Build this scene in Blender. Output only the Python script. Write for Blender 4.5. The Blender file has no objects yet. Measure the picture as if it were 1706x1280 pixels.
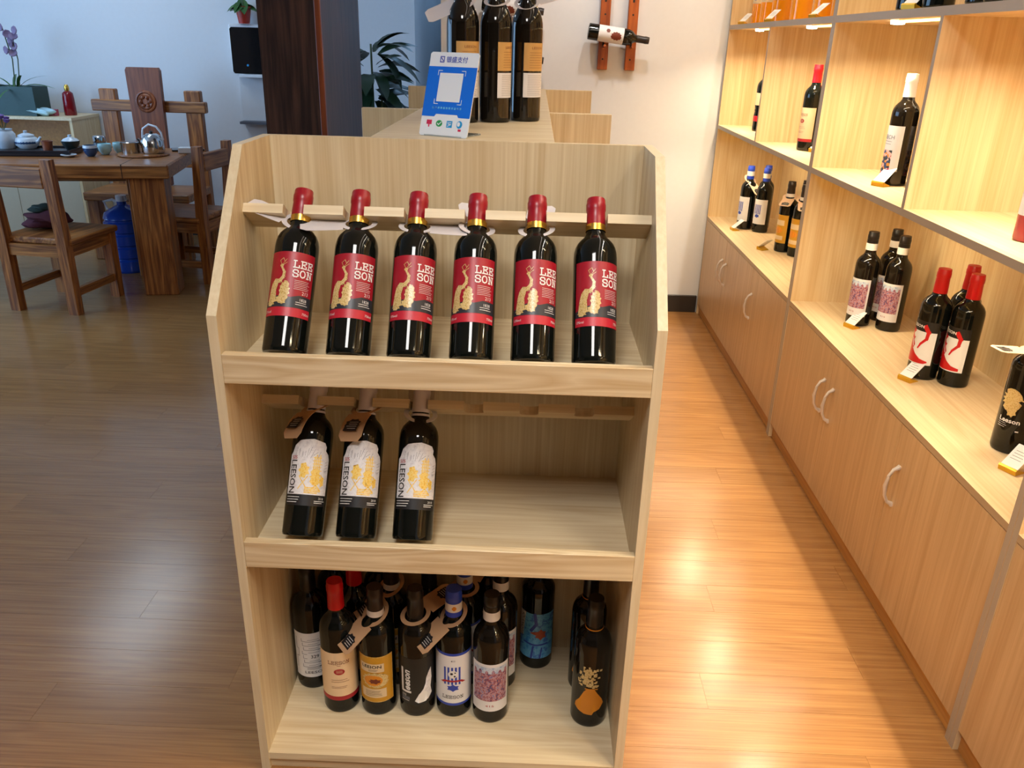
import bpy, bmesh, math, random
from mathutils import Matrix, Vector
random.seed(7)
PI = math.pi
SC = bpy.context.scene
COL = SC.collection

# ------------------------------------------------------------------ camera
F_PX, PITCH, YAW, ROLL = 1362.73, 0.3962, -0.0180, 0.0276
cam_d = bpy.data.cameras.new('camera'); cam = bpy.data.objects.new('camera', cam_d); COL.objects.link(cam)
cam_d.sensor_fit = 'HORIZONTAL'; cam_d.sensor_width = 36.0; cam_d.lens = 36.0 * F_PX / 1706.0
cam_d.clip_start = 0.05; cam_d.clip_end = 60
_fw = Vector((math.sin(YAW) * math.cos(PITCH), math.cos(YAW) * math.cos(PITCH), -math.sin(PITCH)))
_r = _fw.cross(Vector((0, 0, 1))).normalized(); _u = _r.cross(_fw)
_r2 = math.cos(ROLL) * _r + math.sin(ROLL) * _u; _u2 = -math.sin(ROLL) * _r + math.cos(ROLL) * _u
CAM = Vector((0.5584, -1.3393, 1.5148))
cam.matrix_world = Matrix(((_r2.x, _u2.x, -_fw.x, CAM.x), (_r2.y, _u2.y, -_fw.y, CAM.y), (_r2.z, _u2.z, -_fw.z, CAM.z), (0, 0, 0, 1)))
SC.camera = cam

# ------------------------------------------------------------------ world, lights, exposure
SC.view_settings.view_transform = 'Standard'; SC.view_settings.look = 'None'
SC.view_settings.gamma = 1.0; SC.view_settings.use_curve_mapping = False
SC.view_settings.exposure = 0.0
wd = bpy.data.worlds.new('world'); SC.world = wd; wd.use_nodes = True
wd.node_tree.nodes['Background'].inputs[0].default_value = (0.55, 0.72, 1.0, 1)
wd.node_tree.nodes['Background'].inputs[1].default_value = 1.0

def area(name, loc, sx, sy, power, col, direction=(0, 0, -1), spread=180, parent=None):
    d = bpy.data.lights.new(name, 'AREA'); d.shape = 'RECTANGLE'; d.size = sx; d.size_y = sy
    d.energy = power; d.color = col; d.spread = math.radians(spread)
    o = bpy.data.objects.new(name, d); COL.objects.link(o)
    o.rotation_euler = Vector(direction).to_track_quat('-Z', 'Y').to_euler(); o.location = loc
    if parent: o.parent = parent
    return o
WARM = (1.0, 0.90, 0.76); NEUT = (1.0, 0.94, 0.86); DAY = (0.34, 0.62, 1.0); COOL = (1.0, 0.98, 0.95); TEAC = (0.62, 0.82, 1.0)
CEIL = 2.80
# linear ceiling fittings: (x, y0, y1, watts, colour)
TUBES = [(0.30, -1.80, -0.95, 39, COOL, .55), (1.16, -1.2, 3.0, 4, WARM, .03), (1.621, -1.4, 3.1, 32, WARM, .005), (-2.4, 3.2, 4.6, 12, TEAC, .50)]
for x, y0, y1, w, c, wd_ in TUBES:
    area('ceiling_tube_light', (x, (y0 + y1) / 2, CEIL - 0.062), wd_, y1 - y0, w, c, spread=95 if wd_ < .01 else 180)
# daylight through the shop window in the left wall
area('window_daylight', (-4.42, 2.3, 1.55), 3.6, 2.0, 120, DAY, (1, 0.10, -0.12))
# track spots washing the white wall
area('passage_fill_light', (-0.16, 6.2, CEIL - 0.05), 0.2, 0.9, 3.5, DAY)  # added fill light without a fitting, lifts the dark passage walls
for x, w in ((0.55, 26), (1.05, 26)):
    d = bpy.data.lights.new('track_spot', 'SPOT'); d.energy = w; d.color = (1, 0.96, 0.90); d.spot_size = math.radians(62); d.spot_blend = 0.8; d.shadow_soft_size = 0.03
    o = bpy.data.objects.new('track_spot', d); COL.objects.link(o); o.location = (x, 2.75, 2.62)
    o.rotation_euler = Vector((0.0, 0.75, -0.85)).to_track_quat('-Z', 'Y').to_euler()

# ------------------------------------------------------------------ materials
def S(r, g, b):
    f = lambda c: (c / 255 / 12.92) if c <= 10.3 else ((c / 255 + 0.055) / 1.055) ** 2.4
    return (f(r), f(g), f(b), 1.0)
def base_mat(name):
    m = bpy.data.materials.new(name); m.use_nodes = True
    nt = m.node_tree; return m, nt, nt.nodes['Principled BSDF']
def plain(name, col, rough=0.5, metal=0.0, spec=0.5, emit=None, es=0, trans=0, coat=0, var=0.0, alpha=1.0):
    m, nt, b = base_mat(name)
    b.inputs['Base Color'].default_value = col; b.inputs['Roughness'].default_value = rough
    b.inputs['Metallic'].default_value = metal; b.inputs['Specular IOR Level'].default_value = spec
    b.inputs['Transmission Weight'].default_value = trans; b.inputs['Coat Weight'].default_value = coat
    b.inputs['Alpha'].default_value = alpha
    if emit: b.inputs['Emission Color'].default_value = emit; b.inputs['Emission Strength'].default_value = es
    tc = nt.nodes.new('ShaderNodeTexCoord'); n = nt.nodes.new('ShaderNodeTexNoise'); n.inputs['Scale'].default_value = 35
    n.inputs['Detail'].default_value = 4; nt.links.new(tc.outputs['Object'], n.inputs['Vector'])
    if var > 0:
        mx = nt.nodes.new('ShaderNodeMix'); mx.data_type = 'RGBA'
        mx.inputs[6].default_value = col; mx.inputs[7].default_value = tuple(c * (1 - var) for c in col[:3]) + (1,)
        nt.links.new(n.outputs['Fac'], mx.inputs[0]); nt.links.new(mx.outputs[2], b.inputs['Base Color'])
    else:
        mr = nt.nodes.new('ShaderNodeMapRange'); mr.inputs['To Min'].default_value = max(0, rough - 0.03); mr.inputs['To Max'].default_value = min(1, rough + 0.03)
        nt.links.new(n.outputs['Fac'], mr.inputs['Value']); nt.links.new(mr.outputs['Result'], b.inputs['Roughness'])
    return m
def wood(name, light, dark, axis='z', fine=70, broad=9, rough=0.42, amount=0.55, bump=0.05, randtone=0.0, ring=0.32, stretch=0.035):
    m, nt, b = base_mat(name); N = nt.nodes; L = nt.links
    tc = N.new('ShaderNodeTexCoord'); oi = N.new('ShaderNodeObjectInfo')
    mul = N.new('ShaderNodeMath'); mul.operation = 'MULTIPLY'; mul.inputs[1].default_value = 37.0; L.new(oi.outputs['Random'], mul.inputs[0])
    add = N.new('ShaderNodeVectorMath'); add.operation = 'ADD'; L.new(tc.outputs['Object'], add.inputs[0]); L.new(mul.outputs[0], add.inputs[1])
    def mapped(s, st):
        mp = N.new('ShaderNodeMapping'); v = [s, s, s]; v['xyz'.index(axis)] = s * st; mp.inputs['Scale'].default_value = v
        L.new(add.outputs[0], mp.inputs['Vector']); return mp.outputs[0]
    n1 = N.new('ShaderNodeTexNoise'); n1.inputs['Scale'].default_value = 1; n1.inputs['Detail'].default_value = 5; n1.inputs['Roughness'].default_value = 0.65
    L.new(mapped(fine, stretch), n1.inputs['Vector'])
    n2 = N.new('ShaderNodeTexNoise'); n2.inputs['Scale'].default_value = 1; n2.inputs['Detail'].default_value = 2; n2.inputs['Distortion'].default_value = 0.6
    L.new(mapped(broad, 0.10), n2.inputs['Vector'])
    # growth rings from the broad field
    mm = N.new('ShaderNodeMath'); mm.operation = 'MULTIPLY'; mm.inputs[1].default_value = 9.0; L.new(n2.outputs['Fac'], mm.inputs[0])
    fr = N.new('ShaderNodeMath'); fr.operation = 'PINGPONG'; fr.inputs[1].default_value = 0.5; L.new(mm.outputs[0], fr.inputs[0])
    rp = N.new('ShaderNodeMath'); rp.operation = 'MULTIPLY'; rp.inputs[1].default_value = 0.9; L.new(fr.outputs[0], rp.inputs[0])
    mixf = N.new('ShaderNodeMath'); mixf.operation = 'MULTIPLY'; L.new(rp.outputs[0], mixf.inputs[0]); mixf.inputs[1].default_value = ring
    sm = N.new('ShaderNodeMath'); sm.operation = 'ADD'; L.new(n1.outputs['Fac'], sm.inputs[0]); L.new(mixf.outputs[0], sm.inputs[1])
    mr = N.new('ShaderNodeMapRange'); mr.inputs['From Min'].default_value = 0.38; mr.inputs['From Max'].default_value = 0.62 + 0.45 * ring
    mr.inputs['To Max'].default_value = amount / 0.55; L.new(sm.outputs[0], mr.inputs['Value'])
    mx = N.new('ShaderNodeMix'); mx.data_type = 'RGBA'; mx.inputs[6].default_value = light; mx.inputs[7].default_value = dark
    L.new(mr.outputs['Result'], mx.inputs[0]); out = mx.outputs[2]
    if randtone > 0:
        hs = N.new('ShaderNodeHueSaturation'); m2 = N.new('ShaderNodeMapRange')
        m2.inputs['To Min'].default_value = 1 - randtone; m2.inputs['To Max'].default_value = 1 + randtone
        L.new(oi.outputs['Random'], m2.inputs['Value']); L.new(m2.outputs['Result'], hs.inputs['Value']); L.new(out, hs.inputs['Color']); out = hs.outputs[0]
    L.new(out, b.inputs['Base Color']); b.inputs['Roughness'].default_value = rough
    bp = N.new('ShaderNodeBump'); bp.inputs['Strength'].default_value = bump; bp.inputs['Distance'].default_value = 0.002
    L.new(n1.outputs['Fac'], bp.inputs['Height']); L.new(bp.outputs[0], b.inputs['Normal'])
    return m
def art(name, cols, scale=60, rough=0.45, kind='noise'):
    m, nt, b = base_mat(name); N = nt.nodes; L = nt.links
    tc = N.new('ShaderNodeTexCoord')
    if kind == 'noise':
        t = N.new('ShaderNodeTexNoise'); t.inputs['Scale'].default_value = scale; t.inputs['Detail'].default_value = 5; t.inputs['Roughness'].default_value = 0.7; fac = t.outputs['Fac']
    else:
        t = N.new('ShaderNodeTexVoronoi'); t.inputs['Scale'].default_value = scale; fac = t.outputs['Color']
    L.new(tc.outputs['Object'], t.inputs['Vector'])
    cr = N.new('ShaderNodeValToRGB'); cr.color_ramp.interpolation = 'LINEAR' if kind == 'noise' else 'CONSTANT'
    els = cr.color_ramp.elements; n = len(cols); lo, hi = (0.30, 0.70) if kind == 'noise' else (0.0, 0.9)
    els[0].position = lo; els[0].color = cols[0]; els[1].position = hi; els[1].color = cols[-1]
    for i in range(1, n - 1):
        e = els.new(lo + (hi - lo) * i / (n - 1)); e.color = cols[i]
    L.new(fac, cr.inputs[0]); L.new(cr.outputs[0], b.inputs['Base Color']); b.inputs['Roughness'].default_value = rough
    return m

M = {}
M['wall'] = plain('white_wall_paint', S(224, 225, 228), 0.7, var=0.05)
M['shopfront'] = plain('brown_panelled_front_wall', S(92, 76, 62), 0.6, var=0.15)
M['ceil'] = plain('ceiling_paint', S(206, 205, 203), 0.8, var=0.04)
M['floor'] = wood('oak_laminate', S(164, 118, 70), S(128, 85, 47), 'x', 150, 8, 0.21, 0.42, 0.035, 0.05, 0.3, 0.018)
M['floor'].node_tree.nodes['Principled BSDF'].inputs['Specular IOR Level'].default_value = 0.55
M['rack_v'] = wood('pale_ash_vertical', S(225, 209, 176), S(197, 172, 130), 'z', 110, 5, 0.45, 0.45, 0.02, 0, 0.3, 0.012)
M['rack_h'] = wood('pale_ash_horizontal', S(227, 211, 178), S(201, 175, 133), 'x', 90, 9, 0.45, 0.45, 0.02, 0, 0.4, 0.015)
M['rack_lip'] = wood('pale_ash_lip', S(227, 210, 176), S(194, 164, 120), 'x', 70, 14, 0.45, 0.5, 0.02, 0, 0.75, 0.012)
M['rack_e'] = wood('ash_edge_band', S(224, 208, 176), S(206, 184, 146), 'z', 120, 14, 0.4, 0.35, 0.01)
M['cab_v'] = wood('maple_vertical', S(232, 208, 164), S(206, 166, 112), 'z', 100, 5, 0.42, 0.42, 0.02, 0, 0.4, 0.014)
M['cab_h'] = wood('maple_counter', S(236, 214, 176), S(214, 180, 130), 'y', 100, 6, 0.42, 0.42, 0.02, 0, 0.35, 0.014)
M['cab_door'] = wood('maple_door', S(206, 174, 132), S(180, 144, 102), 'z', 90, 5, 0.36, 0.45, 0.02, 0, 0.4, 0.016)
M['edge'] = plain('grey_edge_band', S(172, 158, 142), 0.45, var=0.08)
M['edge_w'] = plain('taupe_edge_band', S(176, 150, 118), 0.45, var=0.08)
M['kick'] = wood('kick_board', S(204, 150, 80), S(172, 118, 60), 'y', 60, 6, 0.45, 0.5, 0.02)
M['base_dark'] = plain('dark_skirting', S(48, 42, 38), 0.45, var=0.1)
M['pillar'] = wood('dark_walnut_cladding', S(84, 56, 44), S(42, 26, 22), 'z', 45, 6, 0.38, 0.7, 0.05)
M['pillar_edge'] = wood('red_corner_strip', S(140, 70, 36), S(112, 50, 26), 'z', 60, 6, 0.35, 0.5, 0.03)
M['teak_x'] = wood('brown_pine_x', S(188, 124, 64), S(116, 66, 30), 'x', 60, 10, 0.36, 0.7, 0.06)
M['teak_z'] = wood('brown_pine_z', S(190, 120, 58), S(116, 62, 26), 'z', 60, 10, 0.38, 0.7, 0.06)
M['teak_y'] = wood('brown_pine_y', S(188, 124, 64), S(116, 66, 30), 'y', 60, 10, 0.38, 0.7, 0.06)
M['splat'] = wood('carved_red_wood', S(160, 90, 52), S(112, 56, 32), 'z', 50, 8, 0.4, 0.6, 0.06)
M['rackwood'] = wood('orange_pine', S(190, 98, 36), S(140, 62, 22), 'z', 50, 8, 0.4, 0.6, 0.04)
M['glass'] = plain('dark_bottle_glass', (0.004, 0.005, 0.004, 1), 0.05, spec=0.42)
M['glass_br'] = plain('brown_bottle_glass', (0.008, 0.006, 0.004, 1), 0.06, spec=0.42)
M['glass_or'] = plain('orange_spirit_glass', S(240, 150, 20), 0.08, spec=0.6)
M['cap_red'] = plain('red_foil_capsule', S(154, 14, 32), 0.32, var=0.08)
M['cap_red2'] = plain('bright_red_capsule', S(200, 14, 24), 0.3, var=0.06)
M['cap_lilac'] = plain('white_capsule', S(222, 214, 220), 0.4, var=0.05)
M['cap_white'] = plain('cream_capsule', S(236, 230, 224), 0.4, var=0.05)
M['cap_black'] = plain('black_capsule', S(26, 22, 22), 0.3, var=0.1)
M['cap_brown'] = plain('brown_black_capsule', S(40, 28, 26), 0.35, var=0.1)
M['cap_blue'] = plain('blue_capsule', S(44, 72, 190), 0.35, var=0.05)
M['gold'] = plain('gold_foil', S(214, 170, 74), 0.28, metal=0.85)
M['goldp'] = art('gold_print', [S(128, 92, 40), S(196, 160, 84), S(226, 204, 150), S(160, 116, 50)], 420, 0.3)
M['gold_bright'] = art('bright_gold_print', [S(200, 140, 30), S(246, 196, 70), S(250, 226, 140), S(226, 164, 40)], 300, 0.3)
M['gold2'] = plain('gold_band', S(220, 176, 80), 0.25, metal=0.9)
M['silver'] = plain('brushed_silver', S(222, 214, 208), 0.35, metal=0.45)
M['steel'] = plain('polished_steel', S(200, 202, 205), 0.12, metal=1.0)
M['lab_red'] = plain('red_label_paper', S(164, 18, 38), 0.42, var=0.06)
M['lab_red2'] = plain('bright_red_strip', S(190, 30, 50), 0.42, var=0.05)
M['lab_dark'] = plain('charcoal_label_band', S(44, 46, 54), 0.4, var=0.1)
M['lab_white'] = plain('white_label_paper', S(232, 230, 232), 0.5, var=0.04)
M['lab_marble'] = art('marbled_label_paper', [S(196, 194, 200), S(222, 220, 224), S(236, 234, 236), S(214, 211, 217), S(240, 238, 240)], 55, 0.5)
M['lab_cream'] = plain('cream_label_paper', S(236, 206, 166), 0.5, var=0.06)
M['lab_tan'] = plain('tan_label_paper', S(206, 162, 96), 0.5, var=0.1)
M['lab_yel'] = plain('yellow_label_paper', S(206, 150, 34), 0.45, var=0.12)
M['lab_yel2'] = plain('pale_yellow_print', S(232, 186, 92), 0.5, var=0.15)
M['lab_pale'] = plain('pale_beige_print', S(226, 200, 160), 0.5, var=0.08)
M['lab_blue'] = art('blue_painted_label', [S(30, 70, 170), S(60, 140, 215), S(110, 190, 232), S(40, 96, 196), S(120, 200, 236)], 38, 0.45)
M['city'] = art('city_painting_print', [S(96, 128, 180), S(70, 66, 110), S(150, 70, 92), S(206, 160, 160), S(86, 112, 176), S(190, 84, 80)], 150, 0.5)
M['citysky'] = art('city_sky_print', [S(130, 160, 204), S(214, 222, 234), S(108, 136, 190)], 60, 0.5)
M['graf'] = art('colour_graffiti_print', [S(200, 60, 110), S(60, 80, 130), S(224, 150, 60), S(230, 190, 190), S(50, 60, 70), S(190, 60, 60)], 120, 0.5, 'vor')
M['ink_black'] = plain('black_ink', S(24, 22, 26), 0.5, var=0.1)
M['ink_grey'] = plain('grey_ink', S(96, 98, 108), 0.5, var=0.1)
M['ink_white'] = plain('white_ink', S(236, 234, 232), 0.5, var=0.03)
M['ink_red'] = plain('red_ink', S(170, 34, 44), 0.5, var=0.1)
M['ink_blue'] = plain('blue_ink', S(44, 70, 176), 0.45, var=0.06)
M['ink_brown'] = plain('brown_ink', S(120, 50, 30), 0.5, var=0.1)
M['ink_orange'] = plain('orange_ink', S(224, 140, 30), 0.45, var=0.12)
M['ink_skin'] = plain('orange_brown_ink', S(176, 76, 40), 0.5, var=0.1)
M['kraft'] = plain('kraft_card', S(196, 156, 118), 0.7, var=0.08)
M['kraft_lt'] = plain('pale_kraft_card', S(238, 206, 178), 0.7, var=0.05)
M['card_white'] = plain('white_card', S(214, 208, 210), 0.6, var=0.04)
M['tag_gold'] = plain('gold_tag_stand', S(206, 160, 40), 0.3, metal=0.5)
M['sign_blue'] = plain('sign_blue', S(16, 108, 224), 0.3, spec=0.5)
M['sign_white'] = plain('sign_white', S(226, 232, 240), 0.25, spec=0.5)
M['acrylic'] = plain('clear_acrylic', S(226, 236, 236), 0.06, trans=0.85)
M['ic_green'] = plain('icon_green', S(40, 150, 80), 0.4)
M['ic_cyan'] = plain('icon_cyan', S(30, 150, 214), 0.4)
M['ic_red'] = plain('icon_red', S(206, 40, 84), 0.4)
M['leaf'] = plain('dark_green_leaf', S(36, 62, 40), 0.35, var=0.4)
M['leaf2'] = plain('mid_green_leaf', S(70, 118, 60), 0.4, var=0.35)
M['stem'] = plain('plant_stem', S(70, 84, 48), 0.6, var=0.2)
M['pot_red'] = plain('red_plastic_pot', S(176, 50, 34), 0.4, var=0.08)
M['pot_dark'] = plain('dark_clay_pot', S(60, 52, 50), 0.6, var=0.1)
M['greenbox'] = plain('dark_green_lacquer', S(26, 62, 58), 0.45, var=0.15)
M['purple'] = plain('purple_petals', S(110, 74, 150), 0.6, var=0.3)
M['lilac'] = plain('lilac_petals', S(150, 128, 160), 0.6, var=0.3)
M['white_gloss'] = plain('white_plastic', S(222, 224, 228), 0.3, var=0.03)
M['black_gloss'] = plain('black_glass_panel', S(22, 22, 24), 0.06)
M['black'] = plain('matt_black', S(22, 20, 20), 0.5, var=0.1)
M['blue_jug'] = plain('blue_polycarbonate', S(26, 70, 170), 0.2, spec=0.6, trans=0.15)
M['porcelain'] = plain('blue_white_porcelain', S(206, 216, 226), 0.15, var=0.1)
M['celadon'] = plain('pale_celadon', S(178, 218, 222), 0.2, var=0.05)
M['dkblue'] = plain('cobalt_glaze', S(40, 70, 110), 0.2, var=0.1)
M['copper'] = plain('copper_glaze', S(150, 90, 66), 0.3, metal=0.4)
M['darkclay'] = plain('dark_green_clay', S(46, 58, 60), 0.3, var=0.15)
M['tray'] = plain('black_stone_tray', S(40, 36, 40), 0.3, var=0.15)
M['plastic_bag'] = plain('pale_cyan_film', S(186, 222, 230), 0.25, var=0.12)
M['jacket'] = plain('maroon_cloth', S(86, 30, 44), 0.9, var=0.3)
M['cloth_green'] = plain('dark_green_cloth', S(50, 66, 60), 0.9, var=0.3)
M['cabcream'] = plain('cream_laminate', S(196, 178, 150), 0.5, var=0.06)
M['pinkbox'] = plain('pink_carton', S(190, 90, 110), 0.5, var=0.1)
M['redglass'] = plain('red_lacquer_bottle', S(130, 14, 26), 0.15, var=0.1)
M['redglass_soft'] = plain('rose_wine_glass', S(176, 70, 72), 0.12, var=0.08)
M['led'] = plain('led_strip', S(255, 214, 90), 0.4, emit=(1, 0.74, 0.22, 1), es=5)
M['puck'] = plain('puck_lens', S(255, 244, 220), 0.4, emit=(1, 0.9, 0.7, 1), es=14)
M['tube'] = plain('tube_diffuser', S(240, 240, 236), 0.4, emit=(1, 0.95, 0.88, 1), es=2)
M['pane'] = plain('window_glass', S(235, 242, 245), 0.02, trans=1.0)
M['cord'] = plain('black_cord', S(24, 22, 22), 0.5)

# ------------------------------------------------------------------ mesh helpers
def mesh_of(name, bm, smooth=False, mats=None):
    bmesh.ops.recalc_face_normals(bm, faces=bm.faces[:]) if not getattr(bm, 'keepn', False) else None
    me = bpy.data.meshes.new(name); bm.to_mesh(me); bm.free()
    if smooth:
        me.polygons.foreach_set('use_smooth', [True] * len(me.polygons))
        try: me.set_sharp_from_angle(angle=math.radians(42))
        except Exception: pass
    for m in (mats or []): me.materials.append(M[m])
    return me
def obj(name, me, mat=None, parent=None, mx=None):
    if isinstance(me, bmesh.types.BMesh): me = mesh_of(name, me)
    if mat and not me.materials: me.materials.append(M[mat])
    o = bpy.data.objects.new(name, me); COL.objects.link(o)
    if parent: o.parent = parent
    if mx is not None: o.matrix_basis = mx
    return o
def empty(name, label, cat, loc=(0, 0, 0), rz=0.0, group=None, mx=None):
    o = bpy.data.objects.new(name, None); COL.objects.link(o); o.empty_display_size = 0.05
    if mx is None: o.location = loc; o.rotation_euler = (0, 0, rz)
    else: o.matrix_world = mx
    return tag(o, label, cat, group)
def tag(o, label, cat, group=None):
    o['label'] = label; o['category'] = cat
    if group: o['group'] = group
    return o
def struct(name, bm, mat, parent=None):
    o = obj(name, bm, mat, parent)
    if not parent: o['kind'] = 'structure'
    return o
def bx(bm, x0, x1, y0, y1, z0, z1):
    v = [bm.verts.new(c) for c in ((x0, y0, z0), (x1, y0, z0), (x1, y1, z0), (x0, y1, z0), (x0, y0, z1), (x1, y0, z1), (x1, y1, z1), (x0, y1, z1))]
    for f in ((0, 3, 2, 1), (4, 5, 6, 7), (0, 1, 5, 4), (1, 2, 6, 5), (2, 3, 7, 6), (3, 0, 4, 7)): bm.faces.new([v[i] for i in f])
    return bm
def box(*a, bevel=0.0):
    bm = bx(bmesh.new(), *a)
    if bevel > 0: bmesh.ops.bevel(bm, geom=bm.edges[:], offset=bevel, segments=1, affect='EDGES')
    return bm
def prism(poly, t, mx=None):
    """2-D outline in XY extruded by t along +Z"""
    bm = bmesh.new(); a = [bm.verts.new((x, y, 0)) for x, y in poly]; b = [bm.verts.new((x, y, t)) for x, y in poly]
    n = len(poly); bm.faces.new(a[::-1]); bm.faces.new(b)
    for i in range(n): bm.faces.new((a[i], a[(i + 1) % n], b[(i + 1) % n], b[i]))
    if mx is not None: bmesh.ops.transform(bm, matrix=mx, verts=bm.verts)
    return bm
def lathe(prof, seg=28, bm=None, mx=None):
    bm = bm or bmesh.new(); rings = []; allv = []
    for r, z in prof:
        if r < 1e-6: ring = [bm.verts.new((0, 0, z))]
        else: ring = [bm.verts.new((r * math.cos(2 * PI * i / seg), r * math.sin(2 * PI * i / seg), z)) for i in range(seg)]
        rings.append(ring); allv += ring
    for a, b in zip(rings, rings[1:]):
        for i in range(seg):
            j = (i + 1) % seg
            if len(a) == 1 and len(b) == 1: continue
            if len(a) == 1: bm.faces.new((a[0], b[i], b[j]))
            elif len(b) == 1: bm.faces.new((a[i], a[j], b[0]))
            else: bm.faces.new((a[i], a[j], b[j], b[i]))
    if mx is not None: bmesh.ops.transform(bm, matrix=mx, verts=allv)
    return bm
def tube(pts, rad, seg=8, bm=None):
    bm = bm or bmesh.new(); pts = [Vector(p) for p in pts]; n = len(pts)
    rad = rad if isinstance(rad, (list, tuple)) else [rad] * n
    up = Vector((0.13, 0.31, 0.94)); rings = []
    for i, p in enumerate(pts):
        t = (pts[min(i + 1, n - 1)] - pts[max(i - 1, 0)]).normalized()
        a = t.cross(up)
        if a.length < 1e-3: a = t.cross(Vector((1, 0, 0)))
        a.normalize(); b = t.cross(a)
        rings.append([bm.verts.new(p + rad[i] * (math.cos(2 * PI * k / seg) * a + math.sin(2 * PI * k / seg) * b)) for k in range(seg)])
    for A, B in zip(rings, rings[1:]):
        for k in range(seg): bm.faces.new((A[k], A[(k + 1) % seg], B[(k + 1) % seg], B[k]))
    bm.faces.new(rings[0][::-1]); bm.faces.new(rings[-1])
    return bm
def T(x, y, z): return Matrix.Translation((x, y, z))
def R(deg, ax): return Matrix.Rotation(math.radians(deg), 4, ax)

# ---------------------------------------------------------------- 2-D prints (u, v) laid on a cylinder or a plane
def rect(u0, u1, v0, v1): return ([(u0, v0), (u1, v0), (u1, v1), (u0, v1)], [(0, 1, 2, 3)])
def poly(pts): return (list(pts), [tuple(range(len(pts)))])
def ellipse(cu, cv, a, b, n=18, rot=0): return poly([(cu + a * math.cos(t) * math.cos(rot) - b * math.sin(t) * math.sin(rot), cv + a * math.cos(t) * math.sin(rot) + b * math.sin(t) * math.cos(rot)) for t in [2 * PI * i / n for i in range(n)]])
def stroke(pts, w, w2=None):
    V, F = [], []; n = len(pts)
    for i in range(n - 1):
        (x0, y0), (x1, y1) = pts[i], pts[i + 1]; l = math.hypot(x1 - x0, y1 - y0) or 1e-9
        wa = w if w2 is None else w + (w2 - w) * i / (n - 1); wb = w if w2 is None else w + (w2 - w) * (i + 1) / (n - 1)
        dx, dy = (x1 - x0) / l, (y1 - y0) / l; k = len(V)
        V += [(x0 - dy * wa / 2 - dx * wa / 2, y0 + dx * wa / 2 - dy * wa / 2), (x0 + dy * wa / 2 - dx * wa / 2, y0 - dx * wa / 2 - dy * wa / 2),
              (x1 + dy * wb / 2 + dx * wb / 2, y1 - dx * wb / 2 + dy * wb / 2), (x1 - dy * wb / 2 + dx * wb / 2, y1 + dx * wb / 2 + dy * wb / 2)]
        F.append((k, k + 1, k + 2, k + 3))
    return V, F
def join(*items):
    V, F = [], []
    for v, f in items:
        k = len(V); V += v; F += [tuple(i + k for i in t) for t in f]
    return V, F
def xf(item, su=1, sv=None, du=0, dv=0, rot=0):
    sv = su if sv is None else sv; c, s = math.cos(rot), math.sin(rot); V, F = item
    return [(c * x * su - s * y * sv + du, s * x * su + c * y * sv + dv) for x, y in V], F
_txt = {}
def text(body, h, u=0, v=0, align='c', width=None, rot=0, shear=0.0, bold=0.0):
    key = (body, shear, bold)
    if key not in _txt:
        c = bpy.data.curves.new('lettering', 'FONT'); c.body = body; c.size = 1; c.resolution_u = 2; c.shear = shear; c.offset = bold
        o = bpy.data.objects.new('lettering', c); me = bpy.data.meshes.new_from_object(o)
        V = [(w.co.x, w.co.y) for w in me.vertices]; F = [tuple(p.vertices) for p in me.polygons]
        bpy.data.objects.remove(o); bpy.data.curves.remove(c); bpy.data.meshes.remove(me)
        xs = [p[0] for p in V]; ys = [p[1] for p in V]; H = (max(ys) - min(ys)) or 1
        _txt[key] = ([((x - min(xs)) / H, (y - min(ys)) / H) for x, y in V], F)
    V, F = _txt[key]; W = max(p[0] for p in V); su = h if width is None else width / W
    off = -W / 2 if align == 'c' else 0
    return xf(([(x + off, y - 0.5) for x, y in V], F), su, h, u, v, rot)
GLY = {'L': ([[(.12, 1), (.12, 0)], [(-.03, 1), (.32, 1)], [(-.03, 0), (.72, 0), (.72, .3)]], .8),
       'E': ([[(.12, 1), (.12, 0)], [(-.03, 1), (.7, 1), (.7, .74)], [(.12, .52), (.5, .52)], [(.5, .66), (.5, .38)], [(-.03, 0), (.72, 0), (.72, .28)]], .82),
       'S': ([[(.68, .7), (.66, .9), (.5, 1), (.2, 1), (.02, .86), (.02, .66), (.2, .54), (.5, .48), (.7, .35), (.7, .14), (.52, 0), (.2, 0), (.04, .1), (.02, .3)]], .8),
       'O': ([[(.35, 1), (.12, .9), (0, .65), (0, .35), (.12, .1), (.35, 0), (.58, .1), (.7, .35), (.7, .65), (.58, .9), (.35, 1)]], .8),
       'N': ([[(.12, 0), (.12, 1)], [(.12, 1), (.66, 0)], [(.66, 0), (.66, 1)], [(0, 0), (.28, 0)], [(-.03, 1), (.2, 1)], [(.52, 1), (.8, 1)]], .9)}
def slab(word, h, u, v, wt=0.13, rot=0, gap=0.2):
    items = []; x = 0
    for ch in word:
        st, w = GLY[ch]
        for s in st: items.append(stroke([(a + x, b) for a, b in s], wt))
        x += w + gap
    return xf(xf(join(*items), 1, 1, -(x - gap) / 2, -0.5), h, h, u, v, rot)
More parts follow.
